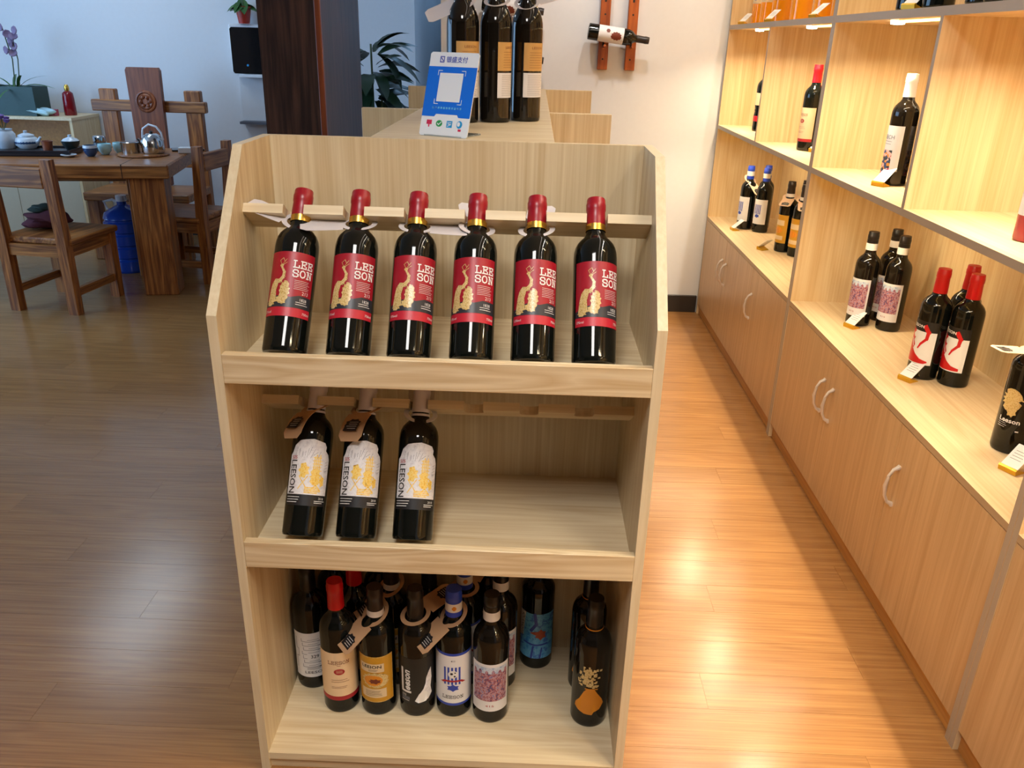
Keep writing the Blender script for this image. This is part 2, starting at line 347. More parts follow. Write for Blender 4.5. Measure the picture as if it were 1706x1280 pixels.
def printed(name, item, Rr=None, off=0.0004, step=0.006):
    V, F = item; bm = bmesh.new(); vs = [bm.verts.new((x, y, 0)) for x, y in V]
    for f in F:
        try: bm.faces.new([vs[i] for i in f])
        except ValueError: pass
    bmesh.ops.triangulate(bm, faces=bm.faces[:])
    if Rr:
        lo = min(x for x, _ in V); hi = max(x for x, _ in V); u = math.ceil(lo / step) * step
        while u < hi:
            if u > lo + 1e-5: bmesh.ops.bisect_plane(bm, geom=bm.verts[:] + bm.edges[:] + bm.faces[:], plane_co=(u, 0, 0), plane_no=(1, 0, 0))
            u += step
        for w in bm.verts:
            a = w.co.x / Rr; w.co = Vector(((Rr + off) * math.sin(a), -(Rr + off) * math.cos(a), w.co.y))
    else:
        for w in bm.verts: w.co = Vector((w.co.x, w.co.y, off))
    for f in bm.faces:
        f.normal_update()
        c = f.calc_center_median(); n = f.normal
        if (Rr and (n.x * c.x + n.y * c.y) < 0) or (not Rr and n.z < 0): f.normal_flip()
    me = bpy.data.meshes.new(name); bm.to_mesh(me); bm.free()
    if Rr: me.polygons.foreach_set('use_smooth', [True] * len(me.polygons))
    return me

# ------------------------------------------------------------------ the room
FLOOR = struct('floor', box(-4.5, 2.02, -4.0, 7.2, -0.06, -0.0008), 'floor')
_pl = {}
def plank(x0, x1, y):
    L = round(x1 - x0, 2)
    if L not in _pl:
        me = mesh_of('plank', box(0, L - 0.0006, 0, 0.1263, -0.004, 0)); me.materials.append(M['floor']); _pl[L] = me
    obj('plank', _pl[L], None, FLOOR, T(x0, y, 0))
yy, row = -0.78, 0
while yy < 5.15:
    x = -3.6 + ((row * 0.43) % 1.2) - 1.2
    while x < 2.0:
        a, b = max(x, -3.6), min(x + 1.2, 2.0)
        if b - a > 0.08: plank(round(a, 2), round(b, 2), yy)
        x += 1.2
    yy += 0.127; row += 1
struct('ceiling', box(-4.6, 2.1, -4.1, 7.3, CEIL, CEIL + 0.1), 'ceil')
struct('wall_back', box(0.027, 2.10, 3.545, 3.665, 0, CEIL), 'wall')
struct('wall_right', box(2.02, 2.10, -4.0, 3.545, 0, CEIL), 'wall')
struct('wall_far', box(-4.5, -0.347, 5.20, 5.30, 0, CEIL), 'wall')
struct('wall_passage', box(-0.447, -0.347, 5.30, 7.2, 0, CEIL), 'wall')
struct('wall_passage_end', box(-0.447, 0.15, 7.2, 7.3, 0, CEIL), 'wall')
struct('wall_inner', box(0.027, 0.15, 3.665, 7.2, 0, CEIL), 'wall')
struct('wall_front', box(-4.6, 2.10, -4.1, -4.0, 0, CEIL), 'shopfront')
WY0, WY1, WZ0, WZ1 = 0.4, 4.3, 0.5, 2.6
bm = bmesh.new(); bx(bm, -4.6, -4.5, -4.0, WY0, 0, CEIL); bx(bm, -4.6, -4.5, WY1, 5.3, 0, CEIL); bx(bm, -4.6, -4.5, WY0, WY1, 0, WZ0); bx(bm, -4.6, -4.5, WY0, WY1, WZ1, CEIL)
struct('wall_left', bm, 'wall')
bm = bmesh.new()
for y0 in (WY0, (WY0 + WY1) / 2 - 0.03, WY1 - 0.06): bx(bm, -4.59, -4.51, y0, y0 + 0.06, WZ0, WZ1)
for z0 in (WZ0, WZ1 - 0.06): bx(bm, -4.585, -4.515, WY0 + 0.06, WY1 - 0.06, z0, z0 + 0.06)
w1 = struct('window_1', bm, 'white_gloss')
obj('pane', box(-4.555, -4.549, WY0 + 0.06, WY1 - 0.06, WZ0 + 0.06, WZ1 - 0.06), 'pane', w1)
struct('baseboard_back', box(0.03, 1.59, 3.530, 3.545, 0, 0.105, bevel=0.002), 'base_dark')
struct('baseboard_far', box(-4.5, -0.347, 5.185, 5.20, 0, 0.105), 'base_dark')
# ceiling fittings
for k, (x, y0, y1, w, c, wd_) in enumerate(TUBES):
    t = empty('ceiling_light', ['square ceiling light panel above the camera', 'ceiling tube light along the middle of the right aisle', 'thin ceiling light line just above the wall cabinets', 'wide ceiling light panel over the tea table'][k], 'light', (x, y0, CEIL), group='ceiling tube lights')
    obj('housing', box(-wd_ / 2 - .01, wd_ / 2 + .01, 0, y1 - y0, -0.045, 0), 'white_gloss', t)
    obj('diffuser', box(-wd_ / 2, wd_ / 2, 0.01, y1 - y0 - 0.01, -0.057, -0.045), 'tube', t)
for x in (0.55, 1.05):
    t = empty('track_spotlight', 'ceiling spotlight aimed at the ' + ('left' if x < 1 else 'right') + ' wall wine rack', 'light', (x, 2.75, CEIL), group='wall spotlights')
    obj('stem', lathe([(0, 0), (0.012, 0), (0.012, -0.10), (0, -0.10)], 12), 'black', t)
    obj('can', lathe([(0.0, -0.02), (0.035, -0.02), (0.04, 0.08), (0.0, 0.08)], 16), 'black', t, T(0, -0.03, -0.14) @ R(40, 'X'))

# ------------------------------------------------------------------ wood-clad pillar
P = empty('wood_pillar', 'dark walnut clad rectangular pillar beyond the display rack', 'pillar', (-0.55, 2.6, 0))
obj('front_panel', box(-0.137, 0.118, 0, 0.02, 0, CEIL - 0.002), 'pillar', P)
obj('side_panel', box(0.122, 0.142, 0.022, 0.86, 0, CEIL - 0.002), 'pillar', P)
obj('side_panel', box(-0.137, -0.117, 0.02, 0.86, 0, CEIL - 0.002), 'pillar', P)
obj('back_panel', box(-0.117, 0.122, 0.84, 0.86, 0, CEIL - 0.002), 'pillar', P)
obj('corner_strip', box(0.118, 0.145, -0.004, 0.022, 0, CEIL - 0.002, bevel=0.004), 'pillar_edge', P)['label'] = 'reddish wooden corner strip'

# ------------------------------------------------------------------ main display rack (x 0..0.8, y 0..0.4)
TK = 0.018; W = 0.80
def two(me, matB, pred):
    me.materials.append(M[matB])
    for p in me.polygons:
        if pred(p.normal): p.material_index = 1
    return me
RK = empty('display_rack', 'pale wooden wine display rack with sloping sides in the foreground', 'display rack', (0, 0, 0))
SIDE = [(0, 0), (0.40, 0), (0.40, 1.327), (0.216, 1.327), (0, 1.063)]
SM = Matrix(((0, 0, 1, 0), (1, 0, 0, 0), (0, 1, 0, 0), (0, 0, 0, 1)))
me = mesh_of('side_panel', prism(SIDE, TK, SM)); me.materials.append(M['rack_v']); two(me, 'rack_e', lambda n: abs(n.x) < 0.5)
obj('side_panel', me, None, RK); obj('side_panel', me, None, RK, T(W - TK, 0, 0))
obj('back_panel', box(TK, W - TK, 0.383, 0.400, 0.0, 1.327), 'rack_v', RK)
for z in (0.950, 0.559, 0.0486):
    obj('shelf', box(TK, W - TK, 0.0181 if z > 0.1 else 0.002, 0.383, z - TK, z), 'rack_h', RK)
for z0, z1 in ((0.9357, 0.992), (0.5416, 0.6003)):
    obj('lip', box(TK, W - TK, 0, TK, z0, z1, bevel=0.0012), 'rack_lip', RK)
obj('plinth', box(TK, W - TK, 0.012, 0.03, 0, 0.0306), 'rack_h', RK)
TILT = 33.0; BR, BH = 0.0405, 0.32
NOTCH = [0.1125 + 0.1137 * i for i in range(6)]
def rail(zs):
    By, Bz = 0.056, zs + BR * math.sin(math.radians(TILT)) + 0.001
    out = [(0.0, 0.0)]
    for nx in NOTCH:
        a, d, r = nx - TK, 0.030, 0.0195
        out += [(a - r, 0), (a - r, d)] + [(a + r * math.cos(t), d + 0.012 * math.sin(t)) for t in [PI - PI * i / 6 for i in range(1, 6)]] + [(a + r, d), (a + r, 0)]
    Lr = W - 2 * TK; out += [(Lr, 0), (Lr, 0.075), (0, 0.075)]
    s, c = math.sin(math.radians(TILT)), math.cos(math.radians(TILT))
    q = 0.266; oy, oz = By + s * q - c * 0.023, Bz + c * q + s * 0.023
    mx = Matrix(((1, 0, 0, TK), (0, c, s, oy), (0, -s, c, oz), (0, 0, 0, 1)))
    return obj('bottle_rail', prism(out, TK, mx), 'rack_h', RK)
rail(0.950); rail(0.559)

# ------------------------------------------------------------------ island of back-to-back racks behind it
IS = empty('display_island', 'long pale wooden display island behind the front rack', 'display rack', (0, 0.405, 0))
obj('top_board', box(0.19, 0.605, 0.0, 2.42, 1.292, 1.31, bevel=0.001), 'rack_h', IS)
for y, a, b in ((0.0, 0.03, 0.77), (0.985, 0.005, 0.802), (2.385, -0.05, 0.825)):
    obj('side_panel', box(a, b, y, y + 0.03, 0, 1.309 if y else 1.291, bevel=0.001), 'rack_v', IS)
obj('spine_panel', box(0.39, 0.41, 0.03, 2.385, 0, 1.291), 'rack_v', IS)
for ya, yb in ((0.03, 0.985), (1.015, 2.385)):
    for z in (0.94, 0.56, 0.07):
        obj('shelf', box(0.03, 0.39, ya, yb, z - TK, z), 'rack_h', IS); obj('shelf', box(0.41, 0.77, ya, yb, z - TK, z), 'rack_h', IS)
        obj('lip', box(0.012, 0.03, ya, yb, z - 0.015, z + 0.04), 'rack_h', IS); obj('lip', box(0.77, 0.788, ya, yb, z - 0.015, z + 0.04), 'rack_h', IS)

# ------------------------------------------------------------------ tall wall cabinets on the right
XC, XB = 1.594, 2.0
HANDLE = mesh_of('handle', tube([(0, 0, -0.062), (-0.004, 0, -0.056), (-0.016, 0, -0.050), (-0.026, 0, -0.03), (-0.030, 0, 0), (-0.026, 0, 0.03), (-0.016, 0, 0.050), (-0.004, 0, 0.056), (0, 0, 0.062)],
                                [0.007, 0.007, 0.005, 0.0048, 0.0062, 0.0048, 0.005, 0.007, 0.007], 10), True); HANDLE.materials.append(M['silver'])
def cabinet(y0, y1, label, divider=True):
    C = empty('wall_cabinet', label, 'cabinet', (XC, y0, 0), group='tall wine wall cabinets')
    L = y1 - y0; D = XB - XC
    def edged(name, bmx, mat, e='edge'):
        me = mesh_of(name, bmx); me.materials.append(M[mat]); two(me, e, lambda n: n.x < -0.5); return obj(name, me, None, C)
    edged('side_panel', box(0, D, 0, TK, 0, 2.25), 'cab_v'); edged('side_panel', box(0, D, L - TK, L, 0, 2.25), 'cab_v')
    obj('back_panel', box(D - 0.012, D, TK, L - TK, 0.06, 2.25), 'cab_v', C)
    edged('counter', box(0, D - 0.012, TK, L - TK, 0.579, 0.597), 'cab_h', 'edge_w')
    edged('shelf', box(0, D - 0.012, TK, L - TK, 1.093, 1.113), 'cab_h')
    edged('shelf', box(0, D - 0.012, TK, L - TK, 1.605, 1.628), 'cab_h')
    edged('top_board', box(0, D - 0.012, TK, L - TK, 2.23, 2.25), 'cab_h')
    ym = L / 2
    if divider: edged('divider', box(0.0005, D - 0.012, ym - TK / 2, ym + TK / 2, 1.113, 1.605), 'cab_v')
    obj('kick_board', box(0.014, 0.03, TK, L - TK, 0, 0.058), 'kick', C)
    w = (L - 2 * TK) / 3
    for k in range(3):                      # k = 0 is the nearest door
        a, b = TK + k * w, TK + (k + 1) * w
        d = obj('door', box(0.001, 0.018, a + 0.0012, b - 0.0012, 0.060, 0.576, bevel=0.0008), 'cab_door', C)
        hy = (b - 0.045) if k in (0, 1) else (a + 0.045)
        obj('handle', HANDLE, None, d, T(0.001, hy, 0.405))
    # led strips and puck lamps under both shelves
    bays = ((TK, ym - TK / 2), (ym + TK / 2, L - TK)) if divider else ((TK, L - TK),)
    for a, b in bays:
        m = (a + b) / 2 + 0.02
        obj('led_strip', box(0.062, 0.072, a + 0.01, m, 1.598, 1.605), 'led', C)
        pk = obj('puck_light', lathe([(0, 0), (0.022, 0), (0.020, -0.010), (0, -0.012)], 18), 'puck', C, T(0.07, m + 0.02, 1.605))
        area('puck_lamp', (0.07, m + 0.02, 1.588), 0.04, 0.04, LED_P, LEDC, (0.10, 0, -1), 150, C)
        area('strip_lamp', (0.067, (a + m) / 2, 1.593), 0.008, (m - a) * 0.9, LED_S, LEDC, (0.1, 0, -1), 170, C)
    for a, b in ((TK, L / 2), (L / 2, L - TK)):
        obj('led_strip', box(0.072, 0.082, a + 0.03, b - 0.03, 2.223, 2.23), 'led', C)
        area('strip_lamp', (0.077, (a + b) / 2, 2.218), 0.008, (b - a) * 0.9, LED_M, LEDC, (0.1, 0, -1), 170, C)
        obj('led_strip', box(0.072, 0.082, a + 0.03, b - 0.03, 1.086, 1.093), 'led', C)
        area('strip_lamp', (0.077, (a + b) / 2, 1.082), 0.008, (b - a) * 0.9, LED_M, LEDC, (0.1, 0, -1), 170, C)
    return C
LED_P, LED_S, LED_M, LEDC = 5.0, 1.3, 4.4, (1.0, 0.82, 0.54)
cabinet(1.826, 3.528, 'tall wine cabinet farthest along the right wall, beside the white wall')
cabinet(0.160, 1.824, 'middle tall wine cabinet with red-capped bottles on its counter')
cabinet(-1.506, 0.158, 'nearest tall wine cabinet, cut off by the right edge')

# ------------------------------------------------------------------ bottles
PROF = {'bordeaux': [(0, .012), (.55, .012), (.85, 0), (.96, .004), (1, .02), (1, .03), (1, .32), (1, .615), (1, .635), (.985, .664), (.94, .692), (.85, .717), (.71, .739), (.56, .757), (.47, .775), (.425, .80), (.41, .86), (.395, .93), (.43, .932), (.43, .965), (.40, .97), (.40, 1), (0, 1)],
        'slope': [(0, .012), (.55, .012), (.85, 0), (.96, .004), (1, .02), (1, .03), (1, .3), (1, .555), (1, .575), (.985, .598), (.93, .628), (.82, .658), (.69, .684), (.59, .702), (.53, .722), (.50, .75), (.47, .82), (.44, .93), (.47, .932), (.47, .965), (.44, .97), (.44, 1), (0, 1)],
        'square': [(0, .012), (.55, .012), (.85, 0), (.96, .004), (1, .02), (1, .03), (1, .32), (1, .64), (1, .66), (.97, .69), (.86, .715), (.66, .74), (.48, .762), (.42, .79), (.40, .86), (.395, .93), (.43, .932), (.43, .965), (.40, .97), (.40, 1), (0, 1)]}
def _capr(z): return 0.50 if z == .77 or z == .98 else 0.455 if z > .80 else 0.455 + (0.80 - z) * 1.2
def cap_profile(z0, z1):
    if z1 >= 0.99: return [(_capr(z0), z0), (_capr(z0) - .005, z0 + .04), (.432, .925), (.458, .932), (.460, .968), (.438, .974), (.432, .996), (.41, 1.004), (0, 1.004)]
    return [(_capr(z0) + .012, z0), (_capr(z1) + .012, z1)]
SPEC = {}
def spec(key, R=0.0415, H=0.332, shape='bordeaux', glass='glass', caps=(), prints=(), neck=()):
    """caps: (name, mat, z0, z1) fractions of H; prints: (name, mat, layer, item, owner or None)"""
    parts = []
    b = mesh_of('glass_body', lathe([(r * R, z * H) for r, z in PROF[shape]], 40), True); b.materials.append(M[glass]); parts.append(('glass_body', b, None))
    for n, m, z0, z1 in caps:
        c = mesh_of(n, lathe([(r * R, z * H) for r, z in cap_profile(z0, z1)], 32), True); c.materials.append(M[m]); parts.append((n, c, None))
    for n, m, lay, item, own in prints:
        p = printed(n, item, R, 0.0003 + 0.00035 * lay); p.materials.append(M[m]); parts.append((n, p, own))
    for n, m, item in neck:
        p = printed(n, item, R * .468, 0.0004, .003); p.materials.append(M[m]); parts.append((n, p, None))
    SPEC[key] = (parts, R, H)
def bottle(key, label, group, x, y, z, spin=0, mx=None, name='wine_bottle'):
    parts, R_, H_ = SPEC[key]
    e = empty(name, label, 'bottle', group=group, mx=(mx if mx is not None else T(x, y, z)) @ R(spin, 'Z'))
    own = None
    for n, me, o in parts:
        c = bpy.data.objects.new(n, me); COL.objects.link(c)
        if o == 'label' and own is not None: c.parent = own
        else: c.parent = e
        if n == 'label': own = c
        if n in JOINED: c['kind'] = 'stuff'
    return e
JOINED = ('lettering', 'small_print', 'line_art', 'speckle', 'emblem', 'figure', 'border', 'panel', 'brushwork', 'face', 'domes', 'ball_patches', 'emblem_text', 'print')
def facing(x, y): return math.degrees(math.atan2(CAM.x - x, y - CAM.y))
def lines(u0, u1, v0, v1, n, w, jit=0.25):
    return join(*[rect(u0, u1 - random.random() * jit * (u1 - u0), v, v + w) for v in [v0 + (v1 - v0) * i / max(1, n - 1) for i in range(n)]])
def jag(cu, cv, a, b, n=26, amp=0.3):
    return poly([(cu + a * (1 + (amp if i % 2 else -amp * .3)) * math.cos(2 * PI * i / n), cv + b * (1 + (amp if i % 2 else -amp * .3)) * math.sin(2 * PI * i / n)) for i in range(n)])

# red peacock label
v0 = 0.064
pea = join(stroke([(-.026, v0 + .064), (-.018, v0 + .066), (-.0125, v0 + .073), (-.0115, v0 + .082), (-.0165, v0 + .091)], .0085, .0035),
           ellipse(-.0175, v0 + .0945, .0036, .0028), stroke([(-.0175, v0 + .096), (-.022, v0 + .104), (-.016, v0 + .109), (-.013, v0 + .103)], .0009), stroke([(-.017, v0 + .096), (-.009, v0 + .107)], .0009), stroke([(-.016, v0 + .095), (-.008, v0 + .101)], .0009),
           poly([(-.042, v0 + .026), (-.039, v0 + .048), (-.035, v0 + .062), (-.028, v0 + .070), (-.020, v0 + .069), (-.021, v0 + .060), (-.024, v0 + .048), (-.023, v0 + .034), (-.022, v0 + .026)]),
           jag(-.008, v0 + .047, .0085, .0165, 26, .2), jag(-.016, v0 + .031, .006, .006, 12, .3), jag(-.034, v0 + .024, .008, .0045, 14, .35), jag(-.010, v0 + .026, .006, .0035, 12, .3))
spec('peacock', BR, BH, 'bordeaux', 'glass', [('capsule', 'cap_red', .835, 1.0), ('foil_band', 'gold2', .800, .838)],
     [('label', 'lab_red', 0, rect(-.050, .046, v0, v0 + .122), None),
      ('band', 'lab_dark', 1, poly([(-.050, v0 + .017), (.046, v0 + .017), (.046, v0 + .040), (.020, v0 + .041), (.004, v0 + .036), (-.02, v0 + .038), (-.050, v0 + .028)]), 'label'),
      ('strip', 'lab_red2', 1, rect(-.050, .046, v0, v0 + .0165), 'label'),
      ('emblem', 'goldp', 2, pea, 'label'),
      ('lettering', 'ink_white', 2, join(slab('LEE', .0128, .0225, v0 + .099, .17), slab('SON', .0128, .0225, v0 + .0815, .17),
          lines(.008, .038, v0 + .052, v0 + .068, 6, .0006), text('213', .0062, .030, v0 + .046), text('1828', .0052, .028, v0 + .033), lines(.014, .038, v0 + .0235, v0 + .0275, 2, .0009),
          text('750ml', .0045, .036, v0 + .008), text('13%vol', .0045, -.038, v0 + .008)), 'label')])
# white label with the gold windmill-like print
v0 = 0.060
wl = [(-.046, v0 + .022), (.046, v0 + .022), (.046, v0 + .095), (.042, v0 + .105), (.034, v0 + .112), (.035, v0 + .120), (.030, v0 + .128), (.018, v0 + .131), (.006, v0 + .134), (-.010, v0 + .132), (-.022, v0 + .130), (-.034, v0 + .120), (-.040, v0 + .106), (-.046, v0 + .100)]
mill = join(*[stroke([(.018 - .014 * math.cos(a), v0 + .042 - .017 * math.sin(a)), (.018 + .014 * math.cos(a), v0 + .042 + .017 * math.sin(a))], .0026) for a in (.75, 2.4)],
            *[stroke([(-.008 - .013 * math.cos(a), v0 + .046 - .017 * math.sin(a)), (-.008 + .013 * math.cos(a), v0 + .046 + .017 * math.sin(a))], .0018) for a in (.85, 2.3)],
            jag(.016, v0 + .058, .009, .012, 22, .45), *[stroke([(.010 + .004 * q, v0 + .064), (.012 + .0035 * q, v0 + .098 + .004 * (q % 2))], .0022) for q in range(4)], lines(.008, .028, v0 + .070, v0 + .096, 5, .0016), jag(-.008, v0 + .070, .009, .012, 14, .35), lines(-.004, .030, v0 + .025, v0 + .035, 4, .0022), jag(.030, v0 + .050, .005, .010, 10, .3))
spec('white', BR, BH, 'bordeaux', 'glass', [('capsule', 'cap_lilac', .81, 1.0), ('neck_band', 'cap_lilac', .785, .80)],
     [('label', 'lab_marble', 0, poly(wl), None), ('band', 'ink_black', 0, rect(-.046, .046, v0, v0 + .0218), 'label'),
      ('emblem', 'gold_bright', 1, mill, 'label'),
      ('line_art', 'ink_grey', 1, join(*[stroke([(-.03 + .006 * i + .004 * math.sin(i * 7), v0 + .098 + .004 * math.sin(i * 3)), (-.026 + .006 * i, v0 + .112 + .005 * math.cos(i * 5))], .0005) for i in range(9)], *[stroke([(.034, v0 + .07 + .006 * i), (.042, v0 + .073 + .006 * i)], .0005) for i in range(4)]), 'label'),
      ('lettering', 'ink_black', 1, text('LEESON', .0155, -.032, v0 + .057, width=.066, rot=-PI / 2, bold=.012), 'label'),
      ('number', 'ink_red', 1, text('505', .0072, -.032, v0 + .0955, bold=.02), 'label'),
      ('small_print', 'ink_white', 1, join(lines(-.043, -.008, v0 + .006, v0 + .016, 3, .0012), text('2018', .0045, .033, v0 + .0155), lines(.018, .043, v0 + .006, v0 + .0095, 2, .0012)), 'label')])
# bottom-shelf kinds
RB, HB = 0.0415, 0.335
maze = []
for i in range(7):
    w = .030 - .002 * (i % 3); v = .150 - i * .0125
    maze += [stroke([(-w, v), (-w, v - .008), (w * .6, v - .008), (w * .6, v - .003)], .0011), stroke([(w, v), (w, v - .010), (w * .3, v - .010)], .0011), stroke([(-w * .5, v - .003), (w * .4, v - .003)], .0009)]
maze += [stroke([(sx * .046, .150), (sx * .046, .118), (sx * .040, .118), (sx * .040, .095), (sx * .047, .095), (sx * .047, .060)], .0011) for sx in (-1, 1)]
spec('maze', RB, HB, 'bordeaux', 'glass', [('capsule', 'cap_black', .80, 1.0)],
     [('label', 'lab_white', 0, rect(-.056, .056, .036, .166), None), ('line_art', 'ink_grey', 1, join(*maze), 'label'), ('blank', 'lab_white', 2, rect(-.018, .018, .090, .106), 'label'),
      ('lettering', 'ink_black', 3, join(text('329', .0095, 0, .098, bold=.01), text('LEESON', .0075, 0, .051, width=.052), lines(-.02, .02, .060, .064, 2, .001)), 'label')])
spec('cream', RB, .345, 'bordeaux', 'glass', [('capsule', 'cap_red2', .80, 1.0)],
     [('label', 'lab_cream', 0, rect(-.058, .056, .050, .176), None), ('strip', 'ink_red', 0, rect(-.058, .056, .038, .0498), 'label'),
      ('emblem', 'ink_red', 1, ellipse(0, .122, .0125, .0085, 22), 'label'), ('emblem_text', 'lab_cream', 2, lines(-.007, .008, .119, .125, 3, .0008), 'label'),
      ('lettering', 'ink_brown', 1, join(slab('LEESON', .0085, 0, .148, .13), lines(-.005, .006, .139, .139, 1, .001), lines(-.02, .024, .092, .098, 2, .0008), lines(-.02, .02, .074, .078, 2, .0008)), 'label')])
spec('yellow', RB, HB, 'bordeaux', 'glass', [('capsule', 'cap_brown', .835, 1.0), ('foil_band', 'cap_white', .79, .836)],
     [('label', 'lab_yel', 0, rect(-.046, .046, .040, .172), None), ('border', 'goldp', 1, join(stroke([(-.0445, .0415), (.0445, .0415), (.0445, .1705), (-.0445, .1705), (-.0445, .0415)], .0012), jag(0, .104, .030, .020, 28, .12)), 'label'),
      ('panel', 'lab_pale', 2, join(rect(-.036, .022, .128, .152), rect(-.034, .026, .054, .080)), 'label'), ('emblem', 'ink_orange', 2, ellipse(-.004, .104, .022, .015), 'label'), ('beast', 'ink_brown', 3, jag(0, .102, .012, .006, 14, .3), 'label'),
      ('lettering', 'ink_black', 3, join(text('LEEION', .0085, -.007, .144, width=.046, bold=.015), lines(-.014, .008, .132, .135, 2, .0007), lines(-.024, .016, .06, .073, 4, .0008)), 'label')])
fig = [(u_ - .010, v_) for u_, v_ in [(.012, .050), (.020, .046), (.040, .047), (.052, .060), (.048, .080), (.052, .105), (.050, .135), (.044, .128), (.036, .112), (.034, .096), (.029, .082), (.022, .072)]]
spec('blackfig', RB, HB, 'bordeaux', 'glass_br', [('capsule', 'cap_black', .79, 1.0)],
     [('label', 'black', 0, rect(-.058, .058, .036, .170), None), ('figure', 'lab_marble', 1, poly(fig), 'label'), ('skirt', 'ink_white', 2, poly([(-.002, .048), (.006, .042), (.024, .044), (.036, .056), (.026, .070), (.018, .078), (.008, .068)]), 'label'),
      ('lettering', 'ink_white', 1, join(rect(-.036, -.030, .074, .140), rect(-.036, -.010, .070, .076), text('eeson', .0125, -.018, .107, width=.058, rot=PI / 2, shear=.25, bold=.03), text('333', .006, -.029, .062), lines(-.036, -.014, .046, .046, 1, .0012)), 'label'),
      ('panel', 'ink_grey', 1, rect(-.036, -.014, .049, .058), 'label')])
crest = join(*[rect(-.021 + i * .0085, -.0165 + i * .0085, .098, .148) for i in range(5)], jag(0, .088, .012, .008, 12, .3))
spec('crest', RB, HB, 'bordeaux', 'glass', [('capsule', 'cap_blue', .91, 1.0), ('foil_band', 'cap_white', .845, .912), ('foil_base', 'cap_blue', .805, .846)],
     [('label', 'lab_white', 0, rect(-.056, .056, .043, .180), None), ('border', 'ink_blue', 0, join(rect(-.056, .056, .036, .0428), rect(-.056, .056, .1802, .187)), 'label'),
      ('emblem', 'ink_blue', 1, crest, 'label'), ('ball', 'ink_white', 2, ellipse(0, .128, .011, .011), 'label'), ('ball_patches', 'ink_black', 3, join(ellipse(-.003, .130, .0035, .0035, 6), ellipse(.005, .133, .002, .002, 6), ellipse(.004, .123, .0025, .0025, 6)), 'label'),
      ('ribbon', 'ink_red', 2, join(poly([(-.030, .104), (-.020, .111), (.020, .111), (.030, .104), (.022, .103), (.018, .106), (-.018, .106), (-.022, .103)])), 'label'),
      ('lettering', 'ink_black', 1, join(slab('LEESON', .0085, 0, .061, .14), text('411', .005, 0, .166, bold=.01)), 'label')],
     [('sun_print', 'ink_orange', jag(.002, .878 * HB, .005, .005, 16, .25))])
def citylab(key, w, col='ink_red', num='415', cap=True):
    spec(key, RB, HB, 'bordeaux', 'glass_br' if cap else 'glass', [('capsule', 'cap_black', .885, 1.0), ('neck_band', 'cap_white', .815, .886)],
         [('label', 'lab_white', 0, rect(-w, w, .036, .172), None), ('painting', 'city', 1, rect(-w + .007, w - .007, .066, .146), 'label'), ('sky', 'citysky', 1, rect(-w + .007, w - .007, .1462, .164), 'label'),
          ('domes', 'city', 2, join(*[ellipse(-w + .012 + (2 * w - .024) * i / 5, .148, .004, .007 + .002 * (i % 2), 12) for i in range(6)]), 'label'), ('number', col, 1, text(num, .0055, 0, .052, width=.02), 'label')])
citylab('city', .050)
spec('donkey', RB, HB, 'square', 'glass', [('capsule', 'cap_black', .80, 1.0)],
     [('label', 'lab_blue', 0, rect(-.052, .052, .034, .170), None), ('panel', 'lab_white', 1, poly([(-.052, .090), (-.036, .096), (-.028, .170), (-.052, .170)]), 'label'),
      ('lettering', 'ink_black', 2, text('QUIXOTE', .0105, -.039, .128, width=.07, rot=-PI / 2 - .12, shear=.2), 'label'),
      ('figure', 'ink_skin', 1, join(jag(.012, .108, .012, .013, 12, .3), poly([(-.016, .112), (0, .106), (.006, .118), (-.006, .116)])), 'label'),
      ('brushwork', 'ink_blue', 1, join(stroke([(-.004, .168), (0, .14), (-.012, .12)], .008), stroke([(-.03, .08), (-.002, .076), (.03, .078)], .005), stroke([(-.006, .07), (-.010, .036)], .005), stroke([(.016, .066), (.012, .036)], .004)), 'label')])
rnd = random.Random(3)
spk = join(*[jag(-.004 + rnd.gauss(0, .011), .118 + rnd.random() * .055, .0014 + rnd.random() * .002, .0016 + rnd.random() * .003, 8, .3) for _ in range(110)])
spec('dress', RB, HB, 'bordeaux', 'glass_br', [('capsule', 'cap_black', .80, 1.0), ('foil_band', 'ink_orange', .775, .783)],
     [('print', 'ink_orange', 0, join(poly([(-.014, .104), (-.008, .112), (.010, .113), (.018, .100), (.030, .082), (.036, .068), (.026, .052), (.012, .046), (.008, .038), (-.010, .040), (-.026, .046), (-.036, .054), (-.034, .066), (-.024, .080)]), rect(-.012, .018, .112, .1145)), None),
      ('speckle', 'goldp', 0, spk, None)])
spec('plain_red', RB, HB, 'bordeaux', 'glass', [('capsule', 'cap_red2', .80, 1.0)], [('label', 'lab_cream', 0, rect(-.05, .05, .04, .16), None)])
spec('plain_black', RB, HB, 'bordeaux', 'glass', [('capsule', 'cap_black', .80, 1.0)], [('label', 'black', 0, rect(-.05, .05, .04, .16), None)])
# island bottles
spec('island', 0.0425, .42, 'slope', 'glass_br', [('neck_sleeve', 'cap_brown', .77, .98)],
     [('label', 'lab_tan', 0, rect(-.040, .040, .132, .203), None), ('lower_label', 'lab_white', 0, rect(-.040, .040, .064, .127), None),
      ('lettering', 'ink_brown', 1, join(text('LEESON', .006, 0, .190, width=.035), lines(-.024, .026, .14, .178, 7, .0007)), None), ('small_print', 'ink_grey', 1, lines(-.028, .028, .070, .120, 12, .0006), None)])
